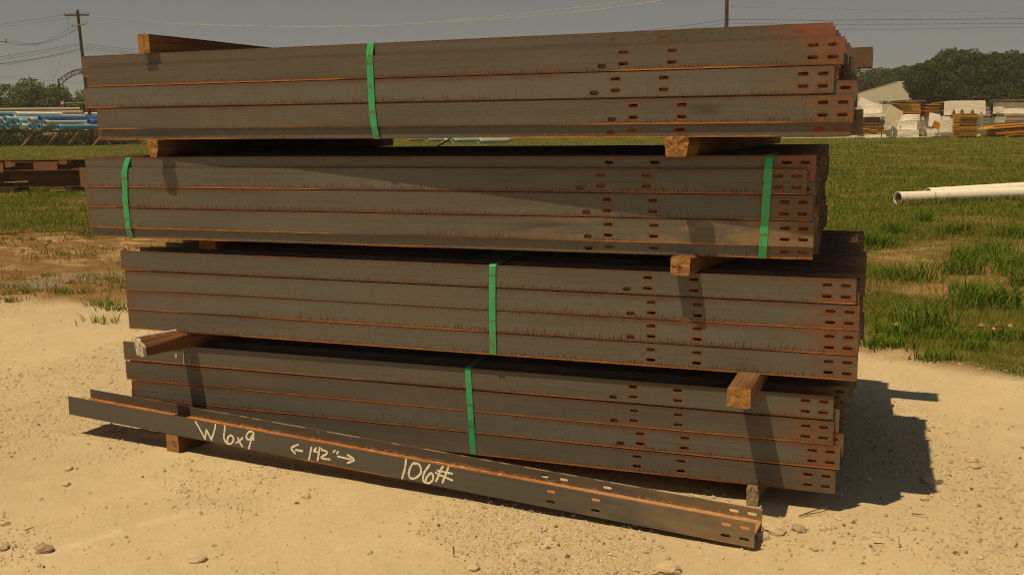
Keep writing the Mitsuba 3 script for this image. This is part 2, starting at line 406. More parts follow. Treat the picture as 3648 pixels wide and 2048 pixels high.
for cx, cy, rx, ry in PUDDLES:
    a = np.linspace(0, 2 * np.pi, 40, endpoint=False)
    m = trimesh.creation.extrude_polygon(Polygon(np.stack([cx + 1.25 * rx * np.cos(a), cy + 1.25 * ry * np.sin(a)], 1)), 0.004, engine='earcut')
    m.apply_translation([0, 0, -0.020])
    k = put('puddle', mikit.ply(m, 'water_mat'))
    tag(k, 'muddy puddle of rain water in the trampled strip', kind='structure')

# ------------------------------------------------------------------ steel beams: wide-flange sections 3.607 m long
L, FW, FT, DEP, WT = 3.607, 0.1001, 0.0055, 0.150, 0.0042
slots = [LineString([(L - t - 0.0125, v), (L - t + 0.0125, v)]).buffer(0.0065, quad_segs=5) for t in SLOT_T for v in SLOT_V]
hole = LineString([(L - HOLE[0] - 0.009, HOLE[1]), (L - HOLE[0] + 0.009, HOLE[1])]).buffer(0.0088, quad_segs=5)


def flange_mesh(cut, y0, w=FW):
    poly = sbox(0, 0, L, w)
    if cut:
        poly = poly.difference(union_all(cut))
    m = trimesh.creation.extrude_polygon(poly, FT, engine='earcut')
    v = np.asarray(m.vertices)[:, [0, 2, 1]]
    v[:, 1] += y0
    return trimesh.Trimesh(v, np.asarray(m.faces)[:, ::-1], process=False)


def beam_uv(m, i, web=False):
    v = np.asarray(m.vertices)
    return np.stack([5.0 * i + np.clip(L - v[:, 0], 0, 4.9), (v[:, 1] if web else v[:, 2])], 1)


def fl(cut, y0, i):
    m = flange_mesh(cut, y0)
    return mikit.ply(m, 'flange_steel', uv=beam_uv(m, i))


WEB = bx(0, L, FT, DEP - FT, (FW - WT) / 2, (FW + WT) / 2)
# pose of each bundle's front face: x, y of the left end, turn, tilt; and the height of its full front rows, from the top down, with each beam's shift along
BUND = {1: ((-2.1201, 4.9578, 0.3747, 0.0005), (1.8142, 1.7098, 1.6032), (-0.0039, -0.0352, 0.0391)),
        2: ((-2.2088, 5.0097, 0.3397, 0.0038), (1.3100, 1.2054, 1.1015), (-0.0200, 0.0070, 0.0130)),
        3: ((-2.0186, 4.9638, 0.3439, 0.0026), (0.8816, 0.7760, 0.6731, 0.5690), (-0.0128, 0.0041, 0.0040, 0.0047)),
        4: ((-2.0663, 5.0214, 0.3456, 0.0036), (0.3859, 0.2781, 0.1748, 0.0688), (-0.0147, -0.0102, 0.0193, 0.0057)),
        5: ((-2.3688, 4.9490, 0.4315, -0.0264), (0.1093,), (0.0,))}


def frame(k):
    x, y, th, tau = BUND[k][0]
    d = np.array([math.cos(th) * math.cos(tau), -math.sin(th) * math.cos(tau), math.sin(tau)])
    n = np.array([math.sin(th), math.cos(th), 0.0])
    return mat4((d, n, np.cross(d, n)), (x, y, 0))


FR = {k: frame(k) for k in BUND}


def at(k, u, n, z):
    return FR[k] @ np.block([[np.eye(3), np.array([[u], [n], [z]])], [np.zeros((1, 3)), np.ones((1, 1))]])


def solid_beam(i, cut=slots):
    a, b = flange_mesh(cut, 0.0, FW - 0.0006), flange_mesh(None, DEP - FT, FW - 0.0006)
    m = cat(a, WEB, b)
    return mikit.ply(m, 'flange_steel', uv=beam_uv(m, i))


WHICH = {1: 'topmost bundle', 2: 'second bundle from the top', 3: 'third bundle from the top', 4: 'lowest bundle'}


def front_beam(k, i, s, n, z, holed, label, full=True):
    b = key('steel_joist')
    tag(b, label, 'steel beam', 'steel beams in the strapped bundles')
    M = TM(at(k, s, n, z))
    cut = slots + ([hole] if holed else [])
    put('flange', fl(cut, 0.0, i), b, M)
    put('web', mikit.ply(WEB, 'web_rust', uv=beam_uv(WEB, i, True)), b, M)
    put('flange', fl(None, DEP - FT, i), b, M)
    return b


# the loose beam in front
sb = key('steel_joist')
tag(sb, 'loose dark steel beam with white chalk writing, lying in front of the stack', 'steel beam')
M5 = TM(at(5, 0, 0, 0.1093))
put('flange', fl(slots, 0.0, 28), sb, M5)
k = put('web', mikit.ply(WEB, 'web_rust', uv=beam_uv(WEB, 28, True)), sb, M5)
tag(k, 'orange rusted web between the two flanges')
k = put('flange', fl(slots + [hole, affinity.translate(hole, 0, 0.055)], DEP - FT, 29), sb, M5)
tag(k, 'rear flange with whitish drips and slots at its right end')
CH = [[(.873, .092), (.902, .0521), (.929, .0106)], [(.929, .0106), (.94, .058)], [(.942, .0583), (.97, .012)], [(.97, .0137), (.997, .0769), (.999, .0965)],
      [(1.055, .0985), (1.06, .0949), (1.049, .0512), (1.049, .0277), (1.064, .01), (1.078, .0072), (1.099, .0172), (1.109, .034), (1.107, .0487), (1.094, .0566), (1.079, .0476), (1.07, .0344), (1.07, .0143)],
      [(1.136, .0481), (1.14, .0322), (1.161, .0088)], [(1.163, .0524), (1.147, .0366), (1.123, .0212)],
      [(1.234, .0834), (1.225, .0935), (1.213, .0942), (1.196, .0842), (1.186, .066), (1.19, .0517), (1.2, .0474), (1.214, .0589), (1.23, .0828), (1.23, .053)], [(1.23, .0811), (1.216, .0508), (1.199, .004)],
      [(1.493, .0727), (1.444, .0478), (1.473, .0258)], [(1.476, .0433), (1.515, .0441)], [(1.568, .0711), (1.552, .0082)], [(1.594, .0705), (1.576, .054), (1.6, .054)], [(1.615, .0772), (1.601, .0131)],
      [(1.626, .0726), (1.627, .0663), (1.651, .067), (1.655, .0597), (1.652, .0512), (1.623, .0353), (1.623, .0256), (1.669, .0285)], [(1.698, .0763), (1.691, .0672)], [(1.716, .0745), (1.71, .064)],
      [(1.715, .0507), (1.786, .0481)], [(1.769, .0666), (1.813, .0495), (1.767, .0284)],
      [(2.077, .0965), (2.073, .0593), (2.056, .0055)], [(2.119, .0902), (2.103, .0738), (2.09, .0407), (2.093, .0182), (2.105, .011), (2.127, .0196), (2.149, .0388), (2.155, .0581), (2.149, .0815), (2.134, .0897), (2.121, .0843)],
      [(2.197, .0927), (2.17, .0546), (2.163, .035), (2.163, .0152), (2.173, .0064), (2.192, .0066), (2.207, .0169), (2.217, .0369), (2.211, .0542), (2.202, .0571), (2.183, .0355), (2.175, .0128)],
      [(2.263, .0965), (2.25, .0776), (2.243, .0536), (2.229, .024)], [(2.289, .0949), (2.274, .0545), (2.261, .0221)], [(2.237, .0738), (2.308, .0711)], [(2.228, .0617), (2.244, .0554), (2.309, .0411)]]
WORDS = [(0, 9, 'W 6x9'), (9, 19, 'an arrow to the left, 142 inches and an arrow to the right'), (19, 26, '106#')]
crng = np.random.default_rng(3)
for a, b, said in WORDS:
    shp = []
    for st in CH[a:b]:
        p = np.array(st)
        for _ in range(3):                # round the corners of the hand's path
            if len(p) > 2:
                p = np.vstack([p[:1], np.stack([0.75 * p[:-1] + 0.25 * p[1:], 0.25 * p[:-1] + 0.75 * p[1:]], 1).reshape(-1, 2), p[-1:]])
        q = np.vstack([np.stack([np.linspace(p[j, c], p[j + 1, c], max(2, int(np.linalg.norm(p[j + 1] - p[j]) / 0.002)), endpoint=False) for c in (0, 1)], 1) for j in range(len(p) - 1)] + [p[-1:]])
        w = 0.0040 + 0.0013 * np.interp(np.arange(len(q)), np.arange(0, len(q) + 6, 3), crng.random(len(q) // 3 + 3)[:len(np.arange(0, len(q) + 6, 3))])
        shp += [LineString(q[j:j + 2]).buffer(w[j] + crng.normal(0, 0.0003), quad_segs=2) for j in range(len(q) - 1)]
    u = union_all(shp).simplify(0.0002).intersection(sbox(0, 0.001, L, FW - 0.001))
    m = cat(*[trimesh.creation.extrude_polygon(g, 0.0007, engine='earcut') for g in getattr(u, 'geoms', [u]) if g.area > 1e-7])
    v = np.asarray(m.vertices)[:, [0, 2, 1]]
    v[:, 1] = -0.0003 - v[:, 1]
    k = put('chalk_lettering', mikit.ply(trimesh.Trimesh(v, np.asarray(m.faces), process=False), 'chalk'), sb, M5)
    tag(k, 'white chalk handwriting reading ' + said)

HID = {k: f'grey steel beam packed inside the {WHICH[k]} behind its front face' for k in WHICH}
ROWN = ['uppermost', 'second', 'third', 'fourth']
RECESS, PITCHN, COLS = 0.0125, 0.178, 10
variants = [solid_beam(30 + j) for j in range(9)]
plain = solid_beam(40, None)
# shift of the recessed front beams (between, above and below the full rows)
NEST = {1: (-0.047, -0.021, 0.0453, 0.0302), 2: (0.0112, 0.0118, 0.0253, 0.0128), 3: (0.000, 0.012, 0.006), 4: (0.010, 0.0303, 0.004)}
NESTL = {1: (0.004, 0, 0, 0), 2: (0.005, 0, 0, 0.02), 3: (-0.063 - 0.0, 0, 0), 4: (0.0, 0, 0)}
bid = 0
brng = np.random.default_rng(11)
for k in (1, 2, 3, 4):
    zs, ss = BUND[k][1], BUND[k][2]
    gaps = [(zs[j] + zs[j + 1] + FW) / 2 - FW / 2 for j in range(len(zs) - 1)]
    if k <= 2:
        gaps = [zs[0] + 0.0522] + gaps + [zs[-1] - 0.0522]
    order = []
    for j, z in enumerate(gaps):
        order.append((z, 'n', j))
    for j, z in enumerate(zs):
        order.append((z, 'f', j))
    order.sort(reverse=True)
    for z, typ, j in order:
        if typ == 'f':
            edge = 'rust-edged' if j % 2 else 'rust-streaked'
            lab = f'{ROWN[j]} full-height {edge} beam in the front face of the {WHICH[k]}'
            fb = front_beam(k, bid, ss[j], float(brng.uniform(-0.0012, 0.0012)), z, bid in HOLED, lab)
            if k == 4 and j == 0:               # white paint dropped from the timber above
                a_ = np.linspace(0, 2 * np.pi, 16, endpoint=False)
                blob = [Polygon(np.stack([0.340 + 0.008 * np.cos(a_), 0.045 + 0.0125 * np.sin(a_)], 1)), LineString([(0.390, 0.095), (0.385, 0.004)]).buffer(0.0016), LineString([(0.419, 0.080), (0.425, 0.004)]).buffer(0.0013)]
                pm = cat(*[trimesh.creation.extrude_polygon(g, 0.0007, engine='earcut') for g in blob])
                pv = np.asarray(pm.vertices)[:, [0, 2, 1]]
                pv[:, 1] = -0.0003 - pv[:, 1]
                tag(put('paint_drips', mikit.ply(trimesh.Trimesh(pv, pm.faces, process=False), 'white_wood'), fb, TM(at(4, ss[j], -0.0013, z))), 'white paint spot and two drips near the left end')
        else:
            if k <= 2 and j == 0:
                lab = f'top recessed beam of the {WHICH[k]}, half showing' + (', reddish at right' if k == 1 else ', red at right')
            elif k <= 2 and j == len(gaps) - 1:
                lab = f'recessed bottom beam of the {WHICH[k]}, its shaded half hanging lowest'
            else:
                lab = {1: {1: 'nested beam behind the upper two full rows of the topmost bundle', 2: 'nested beam of the topmost bundle, right end sticking out between second and third rows'},
                       2: {1: 'nested beam behind the upper rows of the second bundle from the top', 2: 'nested beam behind the lower rows of the second bundle from the top'},
                       3: {0: 'nested steel beam of the third bundle from the top whose rusty left end sticks out', 1: 'nested steel beam behind the two middle rows of the third bundle from the top', 2: 'nested steel beam behind the two lower rows of the third bundle from the top'},
                       4: {0: 'nested steel beam behind the upper two rows of the lowest bundle', 1: 'nested steel beam in the lowest bundle with its dark right end sticking out', 2: 'nested steel beam behind the lower two rows of the lowest bundle'}}[k][j]
            front_beam(k, bid, NEST[k][j], RECESS, z, bid in HOLED, lab)
        bid += 1
    # the rows behind
    for c in range(1, COLS):
        for z, typ, j in order:
            s = float(np.clip(brng.normal(0.0, 0.016), -0.035, 0.03))
            n0 = c * PITCHN + (RECESS if typ == 'n' else 0)
            lab = HID[k]
            own = False
            if k == 1 and typ == 'n' and j == 0:
                s = -0.052 + 0.25 * s
            if k == 1 and c >= 6:
                s -= 0.20
            if k == 1 and c == 8 and typ == 'n' and j == 0:
                s, own = 0.062, 'far-back steel beam of the topmost bundle whose right end sticks out furthest'
            if k == 1 and c == 1 and typ == 'n' and j == 3:
                s, own = 0.064, 'dark beam end sticking out at the lower right of the topmost bundle'
            if k == 2 and c == 2 and typ == 'n' and j == 0:
                s, own = 0.036, 'steel beam with see-through slots sticking out right of the second bundle from the top'
            if k == 4 and c == 1 and typ == 'n' and j == 0:
                s, own = 0.034, 'dark beam end sticking out right of the lowest bundle, behind its front row'
            if k == 4 and c == 1 and typ == 'f' and j == 0:
                s, own = 0.042, 'dark beam end jutting out at the upper right of the lowest bundle'
            if k == 4 and c in (2, 3) and typ == 'f' and j == 0:
                s = 0.030 + 0.015 * c
            b = key('steel_joist')
            scene[b] = {**(plain if own and own.startswith('far-back') else variants[(c * 7 + j * 3 + k + (typ == 'n')) % len(variants)]), 'to_world': TM(at(k, s, n0, z))}
            if own:
                tag(b, own, 'steel beam', 'steel beams in the strapped bundles')
            else:
                tag(b, lab, 'steel beam', f'beams inside the {WHICH[k]}')

# ------------------------------------------------------------------ timbers under and on the bundles


def timber_mesh(length, w, h, seed, rough=0.004, cup=0.0, split=False, flare=0.0, rnd=0.006):
    st = np.linspace(0, length, 4) if length < 0.1 else np.r_[np.linspace(0, 0.12, 13), np.linspace(0.15, length, max(8, int(length / 0.06)))]
    nx, nz = 8, 9
    ring = []
    for a in np.linspace(0, 1, nx, endpoint=False):
        ring.append((-w / 2 + a * w, 0))
    for a in np.linspace(0, 1, nz, endpoint=False):
        ring.append((w / 2, a * h))
    for a in np.linspace(0, 1, nx, endpoint=False):
        ring.append((w / 2 - a * w, h))
    for a in np.linspace(0, 1, nz, endpoint=False):
        ring.append((-w / 2, h - a * h))
    ring = np.array(ring)
    q = ring.copy()                      # rounded corners
    c = np.array([0, h / 2])
    inner = np.clip(q - c, [-w / 2 + rnd, -h / 2 + rnd], [w / 2 - rnd, h / 2 - rnd])
    dvec = (q - c) - inner
    nn = np.linalg.norm(dvec, axis=1, keepdims=True)
    q = c + inner + np.where(nn > 0, dvec / np.maximum(nn, 1e-9) * np.minimum(nn, rnd), 0)
    N = len(q)
    V, UV = [], []
    per = np.r_[0, np.cumsum(np.linalg.norm(np.diff(ring, axis=0), axis=1))]
    for s in st:
        r = q.copy()
        pp = np.stack([r[:, 0] * 30 + seed * 7, np.full(N, s * 3.0), r[:, 1] * 30], 1)
        d = (meshkit.fbm(pp, 3, seed) - 0.5) * 0.005
        pp2 = np.stack([r[:, 0] * 14 + seed * 3, np.full(N, s * 0.8), r[:, 1] * 14], 1)
        d = d + (meshkit.noise(pp2, seed + 5) - 0.5) * 0.003
        out = (r - c) / np.maximum(np.linalg.norm(r - c, axis=1, keepdims=True), 1e-6)
        r = r + out * d[:, None]
        if s < 0.13:
            r = c + (r - c) * np.array([1, 1 + flare * sst(0.12, 0.02, s)])
            r[:, 0] = r[:, 0] * (1 - cup * np.clip((h * 0.6 - r[:, 1]) / h, 0, 1))
        if split:
            k = sst(0.34, 0.0, s) * np.clip((r[:, 0] + 0.015) / (w / 2 + 0.015), 0, 1) * np.clip((r[:, 1] - 0.4 * h) / (0.6 * h), 0, 1)
            r[:, 1] -= 0.034 * k
        off = 0.0
        if s == 0:
            off = (meshkit.fbm(np.stack([r[:, 0] * 45, r[:, 1] * 45, np.full(N, seed)], 1), 3, seed) - 0.5) * 2 * rough
        V.append(np.stack([r[:, 0], s + off + np.zeros(N), r[:, 1]], 1))
        UV.append(np.stack([np.full(N, s), per], 1))
    M = len(st)
    F = []
    j = np.arange(N)
    for i in range(M - 1):
        a, b = i * N + j, i * N + (j + 1) % N
        F.append(np.stack([a, b, b + N, a + N], 1))
    V, UV = np.vstack(V), np.vstack(UV)
    F = np.vstack(F)
    F = np.vstack([F[:, [0, 1, 2]], F[:, [0, 2, 3]]])
    cur, n0 = np.arange(N), len(V)
    for sc in (0.75, 0.5, 0.25, 0.0):       # the sawn or broken front end, as rings
        r = c + (V[:N][:, [0, 2]] - c) * sc
        o = (meshkit.fbm(np.stack([r[:, 0] * 45, r[:, 1] * 45, np.full(N, seed)], 1), 3, seed) - 0.5) * 2 * rough
        V = np.vstack([V, np.stack([r[:, 0], o, r[:, 1]], 1)])
        UV = np.vstack([UV, np.stack([np.zeros(N), per], 1)])
        nxt = n0 + j
        F = np.vstack([F, np.stack([cur[j], nxt[(j + 1) % N], nxt[j]], 1)[:, [0, 1, 2]], np.stack([cur[j], cur[(j + 1) % N], nxt[(j + 1) % N]], 1)[:, [0, 2, 1]][:, [0, 2, 1]]])
        cur, n0 = nxt, n0 + N
    V = np.vstack([V, [[0, st[-1], h / 2]]])
    UV = np.vstack([UV, [[st[-1], 0]]])
    e = (M - 1) * N
    F = np.vstack([F, np.stack([e + j, e + (j + 1) % N, np.full(N, len(V) - 1)], 1)])
    UV[:, 0] += 5 * seed
    return trimesh.Trimesh(V, F, process=False), UV


def timber(k, u, n, z, g, length, w, h, seed, label, grp='timbers between the bundles', mat='timber_wood', name='timber', **kw):
    m, uv = timber_mesh(length, w, h, seed, **kw)
    a = math.atan(g)
    R = np.eye(4)
    R[:3, 0], R[:3, 1] = (math.cos(a), -math.sin(a), 0), (math.sin(a), math.cos(a), 0)
    F = frame_level(k)
    t = np.eye(4)
    t[:3, 3] = (u, n, z)
    b = put(name, mikit.ply(m, mat, uv=uv, smooth=False), None, TM(F @ t @ R))
    tag(b, label, 'timber', grp)
    return b, F @ t @ R


def frame_level(k):
    x, y, th, tau = BUND[k][0]
    return mat4(((math.cos(th), -math.sin(th), 0), (math.sin(th), math.cos(th), 0), (0, 0, 1)), (x, y, 0))


timber(1, 0.394, -0.030, 1.9665, 0.0, 2.0, 0.066, 0.087, 1, 'squared orange-brown timber lying loose on top of the whole stack, at its left', rough=0.001, rnd=0.004)
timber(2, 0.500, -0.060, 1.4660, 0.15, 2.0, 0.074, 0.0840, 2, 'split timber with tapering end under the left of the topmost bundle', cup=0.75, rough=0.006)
timber(2, 3.085, -0.125, 1.4760, 0.10, 2.1, 0.098, 0.0760, 3, 'rough broken-ended brown timber under the right of the topmost bundle', rough=0.016, flare=0.04, cup=0.25)
timber(2, 3.00, 0.95, 1.4760, 0.0, 0.9, 0.070, 0.0750, 4, 'dark timber deep under the right of the topmost bundle, seen in the gap')
timber(3, 0.420, 0.14, 0.9850, 0.10, 1.7, 0.110, 0.0650, 5, 'dark timber end in the shade under the left of the second bundle')
timber(3, 2.905, -0.068, 0.9920, 0.25, 1.9, 0.088, 0.0720, 6, 'pale brown round-cornered timber under the right of the second bundle', flare=0.10, rnd=0.014, rough=0.006)
tl, Mtl = timber(4, 0.310, -0.25, 0.4900, 0.40, 2.2, 0.078, 0.0820, 7, 'split timber with white painted end jutting out under the left of the third bundle', split=True, rough=0.007)
timber(4, 3.240, -0.275, 0.4990, 0.05, 2.2, 0.094, 0.0830, 8, 'thick orange-brown timber jutting far out under the right of the third bundle', rough=0.004, rnd=0.010)
timber(4, 3.282, -0.030, -0.006, 0.06, 2.1, 0.050, 0.0830, 9, 'weathered grey broken timber on the ground under the right of the lowest bundle', rough=0.014, flare=0.06)
timber(4, 0.450, 0.05, -0.006, 0.0, 1.9, 0.090, 0.0760, 12, 'timber on the ground under the left of the lowest bundle, behind the loose beam')
timber(5, 0.722, -0.006, -0.010, 0.05, 0.34, 0.083, 0.0990, 10, 'short sawn wooden block on the ground propping the left of the loose beam', grp='wooden blocks', name='wooden_block', rough=0.002, rnd=0.004)
# the white paint that has run over one timber end
m, uv = timber_mesh(0.016, 0.081, 0.086, 7, split=True, rough=0.007)
m.vertices[:, 1] -= 0.0025
m.vertices[:, 2] -= 0.002
k = put('painted_end', mikit.ply(m, 'white_wood'), tl, TM(Mtl))
tag(k, 'cracked white painted end of the timber')
er = np.random.default_rng(2)
rid = tube(curve([(-0.035, 0.0, 0.086), (-0.036, 0.08, 0.087), (-0.030, 0.17, 0.087), (-0.034, 0.26, 0.085)], 20), 0.005 + 0.003 * er.random(20), 7)
k = put('paint_ridge', mikit.ply(rid, 'white_wood'), tl, TM(Mtl))
tag(k, 'ragged white paint along the upper edge of the timber')
lump = trimesh.creation.icosphere(2, 0.03)
lump.vertices *= (1.7, 0.8, 0.9)
lump.vertices += 0.012 * (meshkit.fbm(lump.vertices * 40, 3, 4) - 0.5)[:, None] * lump.vertices / 0.03
k = put('wood_chunk', ppaint(lump, (0.05, 0.035, 0.02), 'dull'), None, TM(at(2, 3.03, 1.60, 1.484)))
tag(k, 'dark lump of broken wood lying on the second bundle near its right end', 'wood chunk')

# ------------------------------------------------------------------ green strapping


def strap(k, sid, us, zs, path, label, width=0.032, seal=None):
    """path: (n, z) round the bundle, closed; us at heights zs give its place along the beams."""
    p = np.array(path, float)
    pts = []
    for a, b in zip(p, np.roll(p, -1, 0)):
        n = max(2, int(np.linalg.norm(b - a) / 0.02))
        pts.append(np.stack([np.linspace(a[c], b[c], n, endpoint=False) for c in (0, 1)], 1))
    pts = np.vstack(pts)
    s = np.r_[0, np.cumsum(np.linalg.norm(np.diff(pts, axis=0), axis=1))]
    o = np.argsort(zs)
    u = np.interp(pts[:, 1], np.array(zs)[o], np.array(us)[o])
    t = np.roll(pts, -1, 0) - np.roll(pts, 1, 0)
    t /= np.linalg.norm(t, axis=1, keepdims=True)
    nor = np.stack([t[:, 1], -t[:, 0]], 1)
    cen = pts.mean(0)
    if (nor * (pts - cen)).sum() < 0:
        nor = -nor
    V, UV = [], []
    for du, off in ((-width / 2, 0.0012), (width / 2, 0.0012), (width / 2, 0.0), (-width / 2, 0.0)):
        q = pts + nor * off
        V.append(np.stack([u + du, q[:, 0], q[:, 1]], 1))
        UV.append(np.stack([20.0 * sid + pts[:, 1], np.full(len(pts), du)], 1))
    n = len(pts)
    F = []
    j = np.arange(n)
    for a in range(4):
        b = (a + 1) % 4
        F.append(np.stack([a * n + j, a * n + (j + 1) % n, b * n + (j + 1) % n, b * n + j], 1))
    F = np.vstack(F)
    m = trimesh.Trimesh(np.vstack(V), np.vstack([F[:, [0, 1, 2]], F[:, [0, 2, 3]]]), process=False)
    kk = put('green_strap', mikit.ply(m, 'strap_plastic', uv=np.vstack(UV)), None, TM(FR[k]))
    tag(kk, label, 'strap', 'green straps round the bundles')
    if seal:
        un, zn = seal
        mm = bx(un - width / 2 - 0.002, un + width / 2 + 0.002, -0.0062, -0.0030, zn, zn + 0.030)
        q = put('seal', mikit.ply(mm, 'strap_plastic', uv=np.stack([20.0 * sid + mm.vertices[:, 2], mm.vertices[:, 0] - un], 1)), kk, TM(FR[k]))
        tag(q, 'crimped seal of the strap')
    return kk


NB = 0.348       # each strap holds the two front columns
zt, zb = BUND[1][1][0] + 0.1523, BUND[1][1][-1] - 0.0522
strap(1, 0, (1.617, 1.617, 1.620, 1.632), (zt, 1.9, 1.7, zb), [(NB, zt), (0.012, zt + 0.001), (0.0095, zt - 0.006), (-0.0035, zt - 0.051), (-0.0035, zb + 0.052), (0.0095, zb + 0.004), (0.014, zb - 0.0015), (NB, zb - 0.0015)],
      'bright green strap round the topmost bundle, left of its middle')
zt, zb = BUND[2][1][0] + 0.1523, BUND[2][1][-1] - 0.0522
for sid, us, lab, seal in ((1, (0.290, 0.272, 0.262, 0.268), 'bright green strap near the left end of the second bundle', (0.270, 1.365)), (2, (3.440, 3.437, 3.433, 3.425), 'green strap near the right end of the second bundle, mostly in shade', None)):
    strap(2, sid, us, (zt, 1.38, 1.25, zb), [(NB, zt + 0.001), (0.020, zt + 0.002), (0.0085, zt - 0.008), (-0.0035, zt - 0.051), (-0.0035, zb + 0.052), (0.0095, zb + 0.004), (0.016, zb - 0.0015), (NB, zb - 0.0015)], lab, seal=seal)
zt, zb = BUND[3][1][0] + 0.1003, BUND[3][1][-1]
strap(3, 3, (2.056, 2.051, 2.052), (zt, 0.78, zb), [(NB, zt + 0.0085), (0.004, zt + 0.0015), (-0.0035, zt - 0.004), (-0.0035, zb + 0.003), (0.004, zb - 0.0015), (NB, zb - 0.0015)], 'green strap round the third bundle from the top, at its middle', width=0.031)
zt, zb = BUND[4][1][0] + 0.1003, BUND[4][1][-1]
strap(4, 4, (1.976, 1.984, 1.994), (zt, 0.29, zb), [(NB, zt + 0.008), (0.004, zt + 0.0015), (-0.0035, zt - 0.004), (-0.0035, zb + 0.003), (0.004, zb - 0.0015), (NB, zb - 0.0015)], 'rust-smudged green strap round the lowest bundle, at its middle', width=0.030)
# a loose end of dark strap sagging in the gap under the topmost bundle
cv = curve([(1.20, 1.62, 1.462), (1.27, 1.60, 1.464), (1.36, 1.58, 1.500), (1.46, 1.56, 1.546), (1.70, 1.55, 1.549)], 30)
V = np.vstack([cv + [0, -0.016, 0], cv + [0, 0.016, 0], cv + [0, 0.016, 0.003], cv + [0, -0.016, 0.003]])
n = len(cv)
j = np.arange(n - 1)
F = np.vstack([np.stack([a * n + j, a * n + j + 1, ((a + 1) % 4) * n + j + 1, ((a + 1) % 4) * n + j], 1) for a in range(4)])
k = put('loose_strap', mikit.ply((V, F), 'black_strap'), None, TM(frame_level(2)))
tag(k, 'loose dark strap sagging in the gap under the topmost bundle', 'strap')
#PART2

# ------------------------------------------------------------------ stones, chips and twigs on the yard


def stone_mesh(r, seed, sub=2):
    m = trimesh.creation.icosphere(sub, 1.0)
    v = np.asarray(m.vertices).copy()
    d = 0.62 + 0.9 * meshkit.fbm(v * 1.6 + seed * 3.7, 3, seed)
    v *= d[:, None]
    v *= np.array([1.15, 0.9, 0.62]) * r
    return trimesh.Trimesh(v, m.faces, process=False)


STONES = [(-1.827, 3.515, .034), (-2.112, 3.773, .02), (-2.006, 3.538, .03), (-2.14, 4.414, .022), (-.918, 4.031, .022), (-1.202, 3.42, .032), (-2.056, 4.206, .02), (.56, 3.285, .04), (.511, 3.281, .025),
          (1.031, 3.625, .050), (.976, 3.564, .03), (1.137, 3.634, .03), (1.884, 4.13, .045), (1.768, 3.932, .022), (2.181, 4.378, .030), (1.235, 3.632, .018), (1.142, 3.453, .018), (2.156, 4.299, .026), (-.152, 3.313, .024), (2.253, 4.8, .014)]
SLAB = {0: 'large brownish stone at the lower left of the yard', 9: 'pale limestone lump beside the right end of the loose beam', 12: 'pale flat stone on the yard at the tip of the stack shadow', 7: 'pale stone at the very bottom of the picture, right of the middle',
        5: 'pale flattish stone low in the middle left of the yard', 11: 'small grey stone beside the pale lump near the right end of the loose beam', 14: 'pale stone right of the stack shadow'}
for i, (x, y, r) in enumerate(STONES):
    m = stone_mesh(r * 0.85, i + 1)
    z0 = float(ground_z(np.array([x]), np.array([y]))[0])
    m.apply_transform(trimesh.transformations.rotation_matrix(i * 1.3, [0, 0, 1]))
    m.apply_translation([x, y, z0 + r * 0.22])
    col = (0.36, 0.29, 0.195) if i in (0, 11) else (0.53, 0.45, 0.31)
    k = put('stone', ppaint(m, col, 'dull', 0.25, 30, i))
    if i in SLAB:
        tag(k, SLAB[i], 'stone')
    else:
        tag(k, 'small loose stone lying on the pale crushed limestone yard', 'stone', 'small loose stones on the yard')

grng = np.random.default_rng(21)


def merge_template(tv, tf, pos, size, rot, squash, cols):
    n = len(pos)
    c, s = np.cos(rot), np.sin(rot)
    v = tv[None] * size[:, None, None] * np.stack([np.ones(n), 0.75 + 0 * squash, squash], 1)[:, None]
    x = v[..., 0] * c[:, None] - v[..., 1] * s[:, None]
    y = v[..., 0] * s[:, None] + v[..., 1] * c[:, None]
    v = np.stack([x, y, v[..., 2]], -1) + pos[:, None]
    f = tf[None] + (np.arange(n) * len(tv))[:, None, None]
    return v.reshape(-1, 3), f.reshape(-1, 3), np.repeat(cols, len(tv), 0)


def scatter_yard(n):
    y = 2.5 + 6.5 * grng.random(n) ** 1.7
    x = (grng.random(n) * 2 - 1) * (0.62 * y + 0.4)
    keep = y < edge_np(x) + 0.4
    return x[keep], y[keep]


